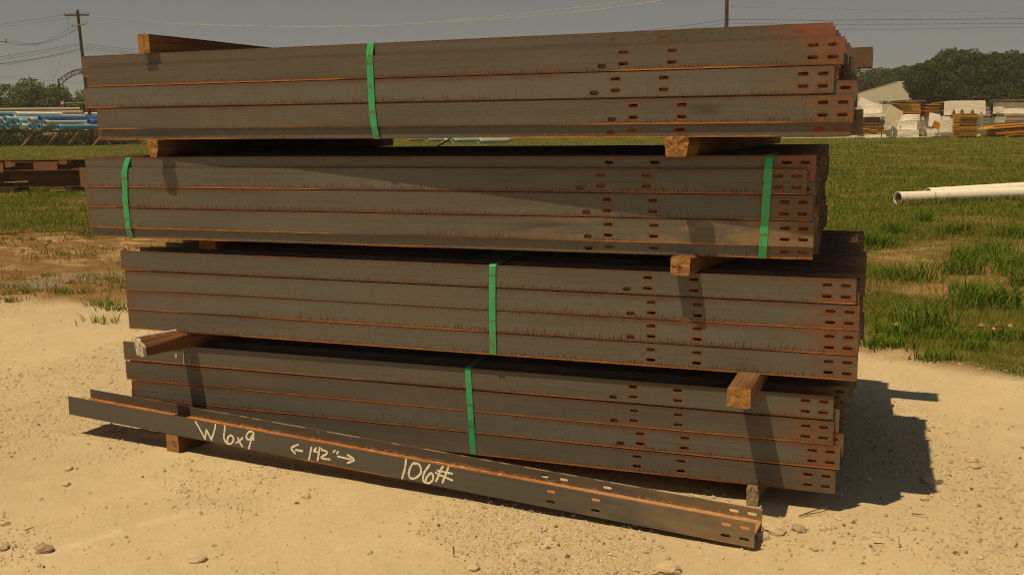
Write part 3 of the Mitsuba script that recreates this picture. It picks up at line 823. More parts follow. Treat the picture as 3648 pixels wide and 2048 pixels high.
octa = trimesh.Trimesh([(1, 0, 0), (-1, 0, 0), (0, 1, 0), (0, -1, 0), (0, 0, 1), (0, 0, -1)], [(0, 2, 4), (2, 1, 4), (1, 3, 4), (3, 0, 4), (2, 0, 5), (1, 2, 5), (3, 1, 5), (0, 3, 5)], process=False)
vs, fs, cs, base = [], [], [], 0
for part in range(3):
    x, y = scatter_yard(40000)
    cl = nfbm(x * 1.5 + 8, y * 1.5 + 2)
    keep = grng.random(len(x)) < 0.05 + 0.95 * sst(0.38, 0.66, cl)
    x, y = x[keep], y[keep]
    if part == 0:                       # the coarser chips swept together beside the stack
        ex = grng.normal((1.25, 3.60), (0.42, 0.10), (520, 2))
        ex2 = grng.normal((2.05, 4.15), (0.28, 0.22), (260, 2))
        x, y = np.r_[x, ex[:, 0], ex2[:, 0]], np.r_[y, ex[:, 1], ex2[:, 1]]
    n = len(x)
    size = 0.0024 + 0.0038 * grng.random(n) ** 2 + 0.0095 * (grng.random(n) ** 16)
    if part == 0:
        size[-780:] = 0.003 + 0.010 * grng.random(780) ** 2.5
    tv = np.asarray(octa.vertices) * (0.70 + 0.6 * grng.random((6, 1)))
    z = ground_z(x, y) + size * 0.25
    tone = grng.random(n)
    col = np.where((tone < 0.05)[:, None], np.array([[0.21, 0.165, 0.115]]), np.array([[0.53, 0.465, 0.335]])) * (0.75 + 0.45 * grng.random((n, 1)))
    v, f, c = merge_template(tv, np.asarray(octa.faces), np.stack([x, y, z], 1), size, grng.random(n) * 6.3, 0.45 + 0.4 * grng.random(n), col)
    vs.append(v), fs.append(f + base), cs.append(c)
    base += len(v)
k = put('gravel', mikit.ply(trimesh.Trimesh(np.vstack(vs), np.vstack(fs), process=False), 'dull', color=np.vstack(cs)))
tag(k, 'loose limestone chips strewn over the yard', 'gravel', kind='stuff')

for pts, lab in ((((1.174, 3.751), (1.254, 3.797), (1.347, 3.843)), 'forked dry twig on the ground at the edge of the stack shadow'), (((1.386, 3.491), (1.421, 3.469)), 'short straight dry twig right of the loose beam'),
                 (((-1.992, 3.698), (-1.963, 3.716)), 'short dry twig at the left of the yard'), (((-.238, 3.499), (-.231, 3.407)), 'upright thin dry stalk on the yard below the loose beam'), (((1.645, 3.766), (1.688, 3.737)), 'thin dry twig on the yard at the right')):
    p = np.array([(x, y, 0.006 + 0.006 * (j % 2)) for j, (x, y) in enumerate(pts)])
    m = tube(curve(p, 8), np.linspace(0.003, 0.0014, 8), 5)
    if len(pts) > 2:
        m = cat(m, tube([(1.20, 3.765, 0.008), (1.26, 3.768, 0.014), (1.30, 3.800, 0.010)], 0.0018, 5))
    tag(put('twig', ppaint(m, (0.16, 0.10, 0.05), 'dull')), lab, 'twig')

# ------------------------------------------------------------------ grass
GREENS = np.array([(0.140, 0.205, 0.026), (0.182, 0.232, 0.032), (0.105, 0.172, 0.022), (0.225, 0.238, 0.044)])
STRAW = np.array([(0.34, 0.25, 0.10), (0.42, 0.33, 0.15), (0.26, 0.17, 0.07)])


def blades(x, y, z, h, w, bend, cols, r):
    """n bent blades of grass, each three triangles."""
    n = len(x)
    a = r.random(n) * 2 * np.pi
    dx, dy = np.cos(a), np.sin(a)
    b = a + np.pi / 2 + r.normal(0, 0.5, n)
    bxx, byy = np.cos(b) * bend, np.sin(b) * bend
    p0 = np.stack([x - dx * w / 2, y - dy * w / 2, z - 0.01], 1)
    p1 = np.stack([x + dx * w / 2, y + dy * w / 2, z - 0.01], 1)
    m = np.stack([x + bxx * 0.35, y + byy * 0.35, z + h * 0.6], 1)
    p2 = m - np.stack([dx, dy, 0 * dx], 1) * (w * 0.38)[:, None]
    p3 = m + np.stack([dx, dy, 0 * dx], 1) * (w * 0.38)[:, None]
    p4 = np.stack([x + bxx, y + byy, z + h], 1)
    v = np.stack([p0, p1, p2, p3, p4], 1).reshape(-1, 3)
    f = (np.array([[0, 1, 3], [0, 3, 2], [2, 3, 4]])[None] + 5 * np.arange(n)[:, None, None]).reshape(-1, 3)
    return v, f, np.repeat(cols, 5, 0)


def grass_cols(n, straw, r):
    g = GREENS[r.integers(0, 4, n)] * (0.75 + 0.5 * r.random((n, 1)))
    s = STRAW[r.integers(0, 3, n)] * (0.75 + 0.5 * r.random((n, 1)))
    return np.where((r.random(n) < straw)[:, None], s, g)


def field(n, y0, y1, pw, side, r):
    y = y0 + (y1 - y0) * r.random(n) ** pw
    if side == 'l':
        x = -(0.60 * y) + (0.60 * y - 1.0) * r.random(n)
    elif side == 'r':
        x = 0.5 + (0.60 * y + 0.8) * r.random(n)
    else:
        x = (r.random(n) * 2 - 1) * 0.6 * y
    return x, y


vs, fs, cs, base = [], [], [], 0


def grow(x, y, hmul, straw_bias, r, wmul=1.0):
    global base
    b1 = nfbm(x * 1.3 + 40, y * 1.3 + 9, 4)
    d = y - edge_np(x) + 0.9 * (b1 - 0.5)
    pat = meshkit.fbm(np.stack([x, y, 0 * x], 1) * 0.9, 3, 41)
    mud = sst(15.2, 13.6, y + 1.4 * (b1 - 0.5)) * sst(0.5, -1.5, x)
    bare = sst(0.46, 0.60, nfbm(x * 0.9 + 11, y * 0.9 + 5)) * sst(14.5, 10.5, y) * sst(0.5, 1.5, x)
    dens = sst(-0.10, 0.55, d) * (1 - 0.90 * bare)
    dens = np.where(mud > 0.5, sst(-0.1, 0.5, d) * np.clip(4 * (pat - 0.46), 0.05, 1) * np.where(y < 10, 0.8, 0.35), dens)
    keep = r.random(len(x)) < dens
    x, y, pat, mud, bare = x[keep], y[keep], pat[keep], mud[keep], bare[keep]
    n = len(x)
    far = np.clip(y / 9.0, 0.8, 6)
    dry = np.clip(0.8 * sst(0.54, 0.72, nfbm(x * 0.55 + 7, y * 1.3 + 3, 4)) + 0.5 * bare, 0, 1)
    h = (0.050 + 0.060 * r.random(n)) * hmul * (1 - 0.5 * dry) * (0.7 + 0.8 * pat)
    w = 0.0052 * far * (0.7 + 0.6 * r.random(n)) * wmul
    v, f, c = blades(x, y, ground_z(x, y), h, w, h * (0.3 + 0.9 * r.random(n)), grass_cols(n, np.clip(0.10 + 0.68 * dry + 0.35 * mud + straw_bias, 0, 0.95), r), r)
    vs.append(v), fs.append(f + base), cs.append(c)
    base += len(v)


gr = np.random.default_rng(77)
grow(*field(30000, 5.2, 8.5, 1.0, 'r', gr), 0.50, 0.22, gr, 0.8)
grow(*field(62000, 8, 14, 1.0, 'r', gr), 0.62, 0.12, gr, 0.9)
grow(*field(60000, 14, 34, 1.3, 'r', gr), 0.8, 0.0, gr)
grow(*field(52000, 8.4, 15.2, 1.0, 'l', gr), 0.8, 0.1, gr)
grow(*field(60000, 14.2, 34, 1.4, 'l', gr), 0.95, 0.0, gr)
grow(*field(45000, 30, 90, 1.2, 'm', gr), 0.9, 0.03, gr, 1.3)
d = np.abs(gr.normal(0, 0.14, 2600)) + 0.11
tt = gr.uniform(-0.2, 9.0, 2600)
x, y = 7.22 + tt * 0.9595 + d * 0.2815, 17.95 + tt * 0.2815 - d * 0.9595
h = gr.uniform(0.06, 0.17, 2600) * (1 + 0.7 * (gr.random(2600) > 0.95))
v, f, c = blades(x, y, ground_z(x, y), h, gr.uniform(0.008, 0.015, 2600), h * 0.5, grass_cols(2600, 0.15, gr), gr)
vs.append(v), fs.append(f + base), cs.append(c)
base += len(v)
k = put('grass', mikit.ply(trimesh.Trimesh(np.vstack(vs), np.vstack(fs), process=False), 'leaf', color=np.vstack(cs)))
tag(k, 'short rough grass with dry straw patches over the field', 'grass', kind='stuff')

TR = [(4.44, 12.16, 1.0), (4.69, 12.14, .9), (4.01, 9.55, 1.25), (5.35, 13.38, .9), (5.15, 10.71, 1.2), (4.68, 9.89, .9), (5.24, 9.85, 1.3), (5.72, 11.32, 1.0), (4.06, 8.18, 1.2), (4.15, 8.65, 1.0), (4.32, 8.35, .8), (3.22, 7.4, 1.1), (2.93, 7.13, 1.0),
      (2.69, 6.69, .6), (3.25, 6.98, .7), (2.6, 6.75, .6), (2.85, 6.33, .5), (3.25, 6.6, .6), (3.68, 6.96, .8), (6.43, 14.86, .8), (6.66, 12.8, 1.0), (6.15, 13.3, .9), (5.0, 9.2, .9), (3.9, 11.9, 1.0)]
TL_ = [(-3.42, 7.88, .65), (-4.35, 9.24, 1.0), (-4.84, 9.42, .7), (-4.65, 10.54, .7), (-4.33, 10.25, .7), (-5.15, 10.58, .4), (-3.73, 8.63, .6), (-3.5, 8.43, .6), (-4.69, 8.88, .4), (-3.0, 8.2, .6)]
tr = np.random.default_rng(5)
TPOS = {1: 'grass clump just left of the lush one beside the second bundle', 3: 'grass clump below the open end of the white pipe', 4: 'wide green clump in the middle of the rough, above the big pair', 5: 'clump left of the wide green one in the rough', 6: 'big clump at the right edge of the picture',
        7: 'clump behind the big one at the right edge', 9: 'clump touching the big dark green one beside bare earth', 10: 'small clump right of the big dark green one beside bare earth', 12: 'clump left of the bright green one above the limestone edge', 13: 'short tuft at the limestone edge next to the stack',
        14: 'short tuft behind the limestone edge, right of the bright green clump', 15: 'shortest tuft hugging the stack at the limestone edge', 16: 'foremost short tuft on the limestone edge', 17: 'short tuft just behind the foremost one', 18: 'short tuft furthest right along the limestone edge',
        19: 'furthest clump, close before the white pipe', 20: 'clump at the right edge below the white pipe', 21: 'clump below the middle of the white pipe', 22: 'clump at the right edge beside the big one', 23: 'clump in the dry strip right of the third bundle',
        26: 'half-dry tuft left of the green one in front of the puddles', 27: 'half-dry tuft behind the right puddle', 28: 'half-dry tuft between the two puddles', 29: 'sparse tuft left of the puddles', 30: 'tuft nearest the left end of the third bundle', 31: 'low tuft beside the spiky one on the limestone',
        32: 'thin low tuft at the left edge of the trampled strip', 33: 'tuft half hidden by the left end of the third bundle'}
TLAB = {2: 'big dark green grass clump right of the stack, alone on a dry patch', 0: 'lush grass clump just right of the second bundle', 8: 'big dark green grass clump at the right beside bare earth', 11: 'bright green grass clump just above the limestone edge at the right',
        24: 'spiky thin grass tuft growing out of the bare limestone at the left', 25: 'green grass tuft in front of the puddles at the left'}
for i, (x, y, s) in enumerate(TR + TL_):
    left = i >= len(TR)
    n = int(80 * s + 20) if left else int(105 * s + 30)
    if i == 24:
        n = 46
    rr = tr.normal(0, 0.085 * s, (n, 2)) * (1.5, 1.0)
    h = (0.12 + 0.16 * tr.random(n)) * (0.55 + 0.55 * s) * (0.36 if left else (0.85 if y > 7.2 else 0.40))
    cols = GREENS[tr.integers(0, 3, n)] * np.array([0.80, 0.98, 0.85]) * (0.75 + 0.55 * tr.random((n, 1)))
    if left:
        cols = np.where((tr.random(n) < 0.4)[:, None], STRAW[0] * 0.8, cols * 1.3)
    bend = h * ((0.6 if left else 0.3) + 1.0 * tr.random(n))
    xx, yy = x + rr[:, 0], y + rr[:, 1]
    v, f, c = blades(xx, yy, ground_z(xx, yy), h, 0.007 + 0.006 * tr.random(n), bend, cols, tr)
    k = put('grass_clump', mikit.ply(trimesh.Trimesh(v, f, process=False), 'leaf', color=c))
    TLAB = {**TPOS, **TLAB}
    if i in TLAB:
        tag(k, TLAB[i], 'grass clump', 'tufts in the trampled earth' if left else 'grass clumps right of the stack')
    elif left:
        tag(k, 'small half-dry grass tuft in the trampled earth at the left', 'grass clump', 'tufts in the trampled earth')
    else:
        tag(k, 'long-bladed green grass clump in the rough at the right of the stack', 'grass clump', 'grass clumps right of the stack')

# clods of trampled earth
x, y = -9.5 + 8.0 * gr.random(1500), 9.0 + 6.0 * gr.random(1500)
x = np.where(gr.random(1500) < 0.18, 1.8 + 3.0 * gr.random(1500), x)
y = np.where(x > 0, 6.8 + 3.5 * gr.random(1500), y)
keep = (y > edge_np(x) + 0.1) & (meshkit.fbm(np.stack([x * 1.2, y * 2, 0 * x], 1), 3, 61) > 0.47)
x, y = x[keep], y[keep]
n = len(x)
size = 0.012 + 0.035 * gr.random(n) ** 3
tv = np.asarray(octa.vertices) * (0.7 + 0.6 * gr.random((6, 1)))
col = np.where((gr.random(n) < 0.35)[:, None], np.array([[0.42, 0.32, 0.18]]), np.array([[0.20, 0.13, 0.06]])) * (0.7 + 0.5 * gr.random((n, 1)))
v, f, c = merge_template(tv, np.asarray(octa.faces), np.stack([x, y, ground_z(x, y) + size * 0.2], 1), size, gr.random(n) * 6.3, 0.5 + 0.3 * gr.random(n), col)
k = put('earth_clods', mikit.ply(trimesh.Trimesh(v, f, process=False), 'dull', color=c))
tag(k, 'dry clods of earth in the trampled strips', 'clods', kind='stuff')

# ------------------------------------------------------------------ trees
LEAF_D = np.array([(0.064, 0.084, 0.034), (0.078, 0.097, 0.038), (0.054, 0.072, 0.032), (0.092, 0.108, 0.047)])
LEAF_M = np.array([(0.098, 0.145, 0.045), (0.120, 0.168, 0.052), (0.082, 0.125, 0.040), (0.140, 0.175, 0.062)])


def crown(lobes, n, size, pal, seed):
    """Leaf sprays spread over the outer part of several lobes, each spray two crossed leaf-shaped faces."""
    r = np.random.default_rng(seed)
    lobes = np.array(lobes, float)
    wgt = (lobes[:, 3] * lobes[:, 5]) ** 1.0
    li = r.choice(len(lobes), n, p=wgt / wgt.sum())
    d = r.normal(size=(n, 3))
    d /= np.linalg.norm(d, axis=1, keepdims=True)
    rad = (0.35 + 0.65 * r.random(n) ** 0.45)
    bump = 0.78 + 0.5 * meshkit.fbm(d * 2.6 + li[:, None] * 9.1, 3, seed)
    c = lobes[li, :3] + d * lobes[li, 3:6] * (rad * bump)[:, None]
    ok = meshkit.fbm(c * 0.85, 3, seed + 2) > 0.36
    c, d, li = c[ok], d[ok], li[ok]
    n = len(c)
    nor = d * 0.6 + r.normal(size=(n, 3)) * 0.75 + np.array([0, 0, 0.35])
    nor /= np.linalg.norm(nor, axis=1, keepdims=True)
    a = np.cross(nor, r.normal(size=(n, 3)))
    a /= np.linalg.norm(a, axis=1, keepdims=True)
    b = np.cross(nor, a)
    s = size * (0.5 + 0.8 * r.random(n))
    V = np.stack([c - a * s[:, None], c - b * (s * 0.5)[:, None], c + a * s[:, None], c + b * (s * 0.55)[:, None] + nor * (s * 0.2)[:, None]], 1).reshape(-1, 3)
    F = (np.array([[0, 1, 2], [0, 2, 3]])[None] + 4 * np.arange(n)[:, None, None]).reshape(-1, 3)
    clump = meshkit.noise(c * 0.8, seed + 7)
    col = pal[r.integers(0, len(pal), n)] * (0.7 + 0.5 * clump + 0.25 * r.random(n))[:, None]
    return trimesh.Trimesh(V, F, process=False), np.repeat(col, 4, 0)


def tree(name, lab, x, y, h, lobes, n, size, pal, seed, tr_r=0.25, group=None, cat_='tree'):
    b = key(name)
    tag(b, lab, cat_, group)
    m, c = crown([(x + l[0], y + l[1], l[2], *l[3:]) for l in lobes], n, size, pal, seed)
    put('crown', mikit.ply(m, 'leaf', color=c), b)
    r = np.random.default_rng(seed)
    top = lobes[0][2]
    t = [tube(curve([(x, y, -0.2), (x + r.normal(0, .1), y, top * 0.35), (x + r.normal(0, .2), y, top * 0.75)], 8), np.linspace(tr_r, tr_r * 0.5, 8), 8)]
    for l in lobes:
        t.append(tube(curve([(x, y, top * 0.35), (x + l[0] * 0.5, y + l[1] * 0.5, (top * 0.35 + l[2]) / 2 + 0.3), (x + l[0], y + l[1], l[2])], 7), np.linspace(tr_r * 0.5, tr_r * 0.12, 7), 6))
    put('trunk', ppaint(cat(*t), (0.085, 0.065, 0.045), 'dull'), b)
    return b


# live oaks behind the yard on the right
G = 'dark live oaks behind the yard at the right'
tree('oak_tree', 'dark oak with the tallest domed crown, right of the grey gabled building', 47.6, 106, 8.6, [(0, 0, 6.0, 3.0, 2.6, 2.5), (-1.4, 0, 5.0, 2.4, 2.4, 2.2), (1.6, 0, 6.4, 2.2, 2.0, 2.1), (0.4, -1, 3.6, 3.4, 2.2, 2.1), (-2.8, 0, 4.1, 1.7, 1.8, 1.6)], 46000, 0.165, LEAF_D, 101, 0.4, G)
tree('oak_tree', 'dark broad oak at the right edge of the picture', 53.6, 105, 8.0, [(0, 0, 5.6, 3.2, 2.5, 2.5), (-2.2, 0, 5.9, 2.0, 2.0, 2.2), (2.6, 0, 5.2, 2.6, 2.2, 2.3), (-0.8, -1, 3.4, 3.6, 2.0, 2.0)], 44000, 0.165, LEAF_D, 102, 0.4, G)
tree('oak_tree', 'dark oak in front of the grey gabled building, leaning over its right side', 44.0, 104, 7.4, [(0, 0, 5.2, 2.2, 2.0, 1.9), (1.4, 0, 4.2, 2.4, 2.0, 1.8), (-0.6, 0, 5.8, 1.4, 1.4, 1.2), (2.6, 0, 3.0, 2.6, 1.8, 1.6)], 28000, 0.165, LEAF_D, 103, 0.35, G)
tree('oak_tree', 'low spreading oak behind the grey gabled building, nearest the stack', 49.0, 130, 8.4, [(0, 0, 6.2, 3.0, 2.0, 1.7), (-2.6, 0, 5.4, 2.6, 2.0, 1.6), (3.2, 0, 6.4, 2.6, 1.8, 1.7), (-1.0, 0, 3.6, 4.2, 2.0, 2.0), (-4.0, 0, 4.4, 1.8, 1.6, 1.4)], 24000, 0.19, LEAF_D, 104, 0.3, G)
tree('oak_tree', 'dark oak beyond the right edge behind the board stacks', 58.5, 108, 8.0, [(0, 0, 5.4, 3.2, 2.5, 2.6), (-2.4, 0, 4.4, 2.4, 2.0, 2.2)], 10000, 0.26, LEAF_D, 105, 0.4, G)
# the sparse tree that shows a bare limb beside the topmost bundle
b = key('bare_tree')
tag(b, 'nearly bare crooked tree limb showing below the far right end of the topmost bundle', 'tree')
limb = [tube(curve([(31.6, 95, -0.1), (31.7, 95, 2.6), (32.2, 95, 4.6), (33.1, 95, 5.55), (33.7, 95, 6.0), (33.85, 95, 6.45), (34.6, 95, 6.6)], 20), np.linspace(0.28, 0.035, 20), 7),
        tube(curve([(33.1, 95, 5.55), (33.9, 95, 6.0), (34.3, 95, 6.0), (34.5, 95, 5.75)], 9), np.linspace(0.07, 0.02, 9), 5), tube(curve([(33.7, 95, 6.0), (33.5, 95, 6.5), (33.2, 95, 6.8)], 7), np.linspace(0.06, 0.02, 7), 5),
        tube(curve([(32.2, 95, 4.6), (32.3, 95, 5.6), (32.9, 95, 6.4)], 9), np.linspace(0.10, 0.03, 9), 6), tube(curve([(31.8, 95, 3.6), (31.0, 95, 5.4), (30.2, 95, 6.2)], 9), np.linspace(0.14, 0.03, 9), 6)]
put('trunk', ppaint(cat(*limb), (0.070, 0.058, 0.045), 'dull'), b)
m, c = crown([(32.9, 95, 6.15, 0.7, 0.6, 0.5), (33.4, 95, 5.75, 0.6, 0.5, 0.35), (32.4, 95, 5.3, 0.6, 0.5, 0.5), (30.6, 95, 6.2, 1.4, 1.0, 0.8)], 420, 0.16, LEAF_D, 110)
put('crown', mikit.ply(m, 'leaf', color=c), b)
# bushy trees at the left
G = 'bushy green trees behind the pipe racks'
for i, (x, y, w, h, lab) in enumerate([(-61.5, 114, 2.6, 6.6, 'bushy green tree at the left edge of the picture behind the pipes'), (-58.0, 113, 2.4, 6.5, 'rounded green tree second from the left edge behind the pipes'), (-55.2, 113, 2.2, 7.0, 'tallest bushy green tree left of the arch sign'),
                                       (-52.6, 114, 2.2, 6.4, 'bushy green tree beneath the left foot of the arch sign'), (-50.2, 116, 1.9, 5.7, 'low green tree under the arch sign'), (-47.2, 116, 2.2, 5.6, 'low green tree beside the left end of the stack')]):
    r = np.random.default_rng(200 + i)
    lob = [(0, 0, h - 1.5, w * 0.75, 1.8, 1.5)] + [(r.normal(0, w * 0.55), r.normal(0, 0.5), h - 1.7 - 2.0 * r.random(), w * 0.6, 1.5, 1.2) for _ in range(4)] + [(r.normal(0, w * 0.6), -0.6, 2.2 * r.random() + 1.2, w * 0.85, 1.5, 1.3) for _ in range(3)]
    tree('bushy_tree', lab, x, y, h, lob, 9000, 0.17, LEAF_M, 210 + i, 0.2, G)
tree('slender_tree', 'slender dark-topped tree standing above the low trees under the arch sign', -50.4, 122, 7.4, [(0, 0, 6.6, 1.15, 1.0, 0.8), (0.6, 0, 6.1, 1.0, 0.8, 0.6), (-0.7, 0, 6.5, 0.8, 0.8, 0.6)], 1500, 0.22, LEAF_D, 230, 0.14)

# ------------------------------------------------------------------ buildings and far things
b = key('gabled_building')
tag(b, 'large pale grey metal building with a low gable behind the board stacks', 'building')
gab = Polygon([(-9.5, 0), (9.5, 0), (9.5, 3.05), (0, 5.72), (-9.5, 3.05)])
m = trimesh.creation.extrude_polygon(gab, 0.2, engine='earcut')
rotA = mat4(((0.835, -0.55, 0), (0, 0, 1), (0.55, 0.835, 0)), (46.6, 118.0, 0))
put('gable_wall', mikit.ply(m, 'wall_metal'), b, TM(rotA))
put('side_wall', mikit.ply(bx(-9.5, -9.3, 0, 3.0, 0.2, 24), 'wall_metal'), b, TM(rotA))
put('side_wall', mikit.ply(bx(9.3, 9.5, 0, 3.0, 0.2, 24), 'wall_metal'), b, TM(rotA))
sl = math.hypot(9.6, 2.698)
for s in (-1, 1):
    rm = trimesh.creation.box(extents=(sl, 0.05, 24.0))
    rm.apply_transform(trimesh.transformations.rotation_matrix(-s * math.atan2(2.67, 9.5), [0, 0, 1]))
    rm.apply_translation([s * 4.8, 5.76 - 1.349, 11.96])
    put('roof', ppaint(rm, (0.66, 0.64, 0.60), 'painted', 0.06), b, TM(rotA))


def pole(name, lab, base_, top, r0, r1):
    b = key(name)
    tag(b, lab, 'utility pole', 'wooden utility poles')
    put('shaft', mikit.ply(tube(np.linspace(base_, top, 12), np.linspace(r0, r1, 12), 10), 'pole_wood', smooth=50), b)
    return b


b = pole('utility_pole', 'leaning wooden utility pole with two crossarms at the left', (-37.74, 88, -0.3), (-38.08, 88, 11.62), 0.17, 0.12)
put('crossarm', ppaint(bx(-39.20, -37.06, 87.86, 87.96, 11.13, 11.25), (0.07, 0.055, 0.04), 'dull'), b)
put('brace', ppaint(cat(tube([(-38.7, 87.9, 11.2), (-38.08, 87.88, 11.45)], 0.02, 5), tube([(-37.6, 87.9, 11.2), (-38.08, 87.88, 11.45)], 0.02, 5)), (0.07, 0.055, 0.04), 'dull'), b)
arm2 = tube([(-38.66, 87.9, 10.22), (-37.28, 87.9, 10.46)], 0.05, 6)
put('crossarm', ppaint(arm2, (0.34, 0.28, 0.18), 'dull'), b)
for x, z in ((-39.16, 11.25), (-38.85, 11.27), (-38.6, 11.25), (-37.55, 11.25), (-37.35, 11.25), (-37.1, 11.25), (-38.62, 10.26), (-37.6, 10.42), (-37.32, 10.5)):
    put('insulator', ppaint(cat(tube([(x, 87.9, z), (x, 87.9, z + 0.16)], 0.04, 6), tube([(x, 87.9, z + 0.1), (x + 0.12, 87.9, z + 0.17)], 0.03, 5)), (0.42, 0.40, 0.36), 'painted'), b)
b = pole('utility_pole', 'dark wooden utility pole behind the right half of the topmost bundle, cut off above', (20.22, 92, -0.3), (20.09, 92, 14.6), 0.21, 0.16)
put('insulator', ppaint(cat(tube([(19.75, 91.9, 11.55), (20.6, 91.9, 11.72)], 0.03, 5), tube([(20.55, 91.9, 11.66), (20.62, 91.9, 11.86)], 0.05, 6)), (0.36, 0.33, 0.28), 'painted'), b)
tag(put('pole_bracket', ppaint(cat(tube([(-48.6, 88, 9.06), (-44.62, 88, 9.02)], 0.07, 6), tube([(-44.66, 88, 8.86), (-44.66, 88, 9.2)], 0.07, 6), tube([(-48.5, 88, -0.3), (-48.5, 88, 10)], 0.14, 8)), (0.40, 0.34, 0.24), 'dull')), 'pale arm of a pole reaching in at the left edge, holding two sagging cables', 'pole arm')

WL = {'thin top power line running left from the crossarm of the left pole': ([(-48, 88, 10.1), (-45.34, 88, 10.44), (-42.42, 88, 10.8), (-39.29, 88, 11.22)], .012), 'second thin power line below the topmost one, left of the left pole': ([(-48, 88, 9.95), (-45.36, 88, 10.22), (-41.4, 88, 10.64), (-38.12, 88, 11.08)], .008),
      'upper of the two deeply sagging cables left of the left pole': ([(-44.59, 88, 9.18), (-43.48, 88, 8.91), (-41.99, 88, 8.8), (-40.5, 88, 9.26), (-38.93, 88, 10.09)], .013), 'lower and thicker of the two deeply sagging cables left of the left pole': ([(-44.59, 88, 8.95), (-43.91, 88, 8.77), (-42.62, 88, 8.7), (-40.79, 88, 8.98), (-39.45, 88, 9.45), (-38.16, 88, 10.08)], .020),
      'highest of the four straight cables left of the left pole': ([(-49, 88, 7.2), (-45.62, 88, 7.65), (-41.63, 88, 8.21), (-38.12, 88, 8.75)], .016), 'second of the four straight cables left of the left pole': ([(-49, 88, 6.95), (-45.65, 88, 7.41), (-41.66, 88, 7.96), (-38.13, 88, 8.58)], .012),
      'third and thickest of the four straight cables left of the left pole': ([(-49, 88, 6.55), (-45.69, 88, 7.03), (-41.69, 88, 7.56), (-38.11, 88, 8.3)], .026), 'lowest of the four straight cables left of the left pole': ([(-49, 88, 6.4), (-45.7, 88, 6.85), (-41.18, 88, 7.55), (-38.07, 88, 8.07)], .011),
      'highest cable falling right from the left pole behind the stack': ([(-37.81, 88, 8.73), (-35.41, 88, 8.42), (-32.33, 88, 8.09), (-27, 88, 7.7)], .014), 'second cable falling right from the left pole': ([(-37.83, 88, 8.53), (-36.76, 88, 8.36), (-32.35, 88, 7.86), (-27, 88, 7.4)], .016),
      'third cable falling right from the left pole': ([(-37.8, 88, 8.3), (-35.44, 88, 8.02), (-32.36, 88, 7.74), (-27, 88, 7.3)], .016), 'lowest thin cable falling right from the left pole': ([(-37.82, 88, 8.07), (-35.2, 88, 7.77), (-33.4, 88, 7.6), (-27, 88, 7.1)], .009),
      'faint far cable low above the trees at the left': ([(-49, 88, 6.2), (-45.8, 88, 5.96), (-42.91, 88, 5.72), (-37.74, 88, 5.31)], .008), 'thin guy wire slanting down to the left from the left pole': ([(-38.28, 88, 11.03), (-38.8, 88, 9.81), (-40.79, 88, 5.52), (-43.2, 88, 0)], .006),
      'thin guy wire slanting down to the right from the left edge': ([(-45.27, 88, 9.11), (-44.73, 88, 8.25), (-42.74, 88, 5.8), (-38.2, 88, 0.1)], .006), 'short jumper wire hanging between the crossarms of the left pole': ([(-39.04, 88, 11.14), (-39.0, 88, 10.79), (-38.92, 88, 10.19)], .012),
      'highest dark cable right of the right pole': ([(20.21, 92, 10.62), (29.91, 92, 10.44), (49.01, 92, 10.39), (60, 92, 10.5)], .020), 'middle dark cable right of the right pole': ([(20.61, 92, 10.24), (30.06, 92, 10.07), (49.04, 92, 9.96), (60, 92, 10.0)], .016), 'lowest dark cable right of the right pole': ([(20.45, 92, 9.76), (30.08, 92, 9.55), (49.07, 92, 9.64), (60, 92, 9.8)], .013),
      'faint thin line high above the dark cables right of the right pole': ([(20.44, 92, 11.73), (28.18, 92, 11.47), (40.57, 92, 11.11), (60, 92, 10.9)], .006), 'upper cable meeting the right pole from the left': ([(5, 92, 8.9), (13.42, 92, 9.81), (16.07, 92, 10.06), (19.98, 92, 10.6)], .016), 'lower cable meeting the right pole from the left': ([(5, 92, 8.5), (15.25, 92, 9.62), (18.51, 92, 10.06), (19.99, 92, 10.25)], .013)}
for lab, (pts, r) in WL.items():
    tag(put('power_cable', ppaint(tube(curve(pts, 30), r * 0.9, 4), (0.035, 0.032, 0.028), 'dull', 0)), lab, 'cable')
BR = [('upper pale sunlit wire crossing the sky above the middle of the stack', [(-37.12, 88, 11.15), (-21.84, 70, 8.54), (-9.32, 55, 6.83), (-3.39, 45, 6.07), (1.61, 36, 5.53), (3.86, 31, 5.28), (6.2, 26, 5.25)], .0065),
      ('lower pale sunlit wire crossing the sky above the middle of the stack', [(-37.08, 88, 11.07), (-21.84, 70, 8.49), (-7.1, 52, 6.6), (-1.38, 43, 5.91), (2.16, 37, 5.54), (4.89, 31, 5.27), (7.0, 26, 5.2)], .0085)]
for lab, pts, r in BR:
    tag(put('power_cable', ppaint(tube(curve(pts, 60), r, 4), (0.62, 0.56, 0.46), 'dull', 0)), lab, 'cable')  # pale colour paints the sunlit look onto these wires

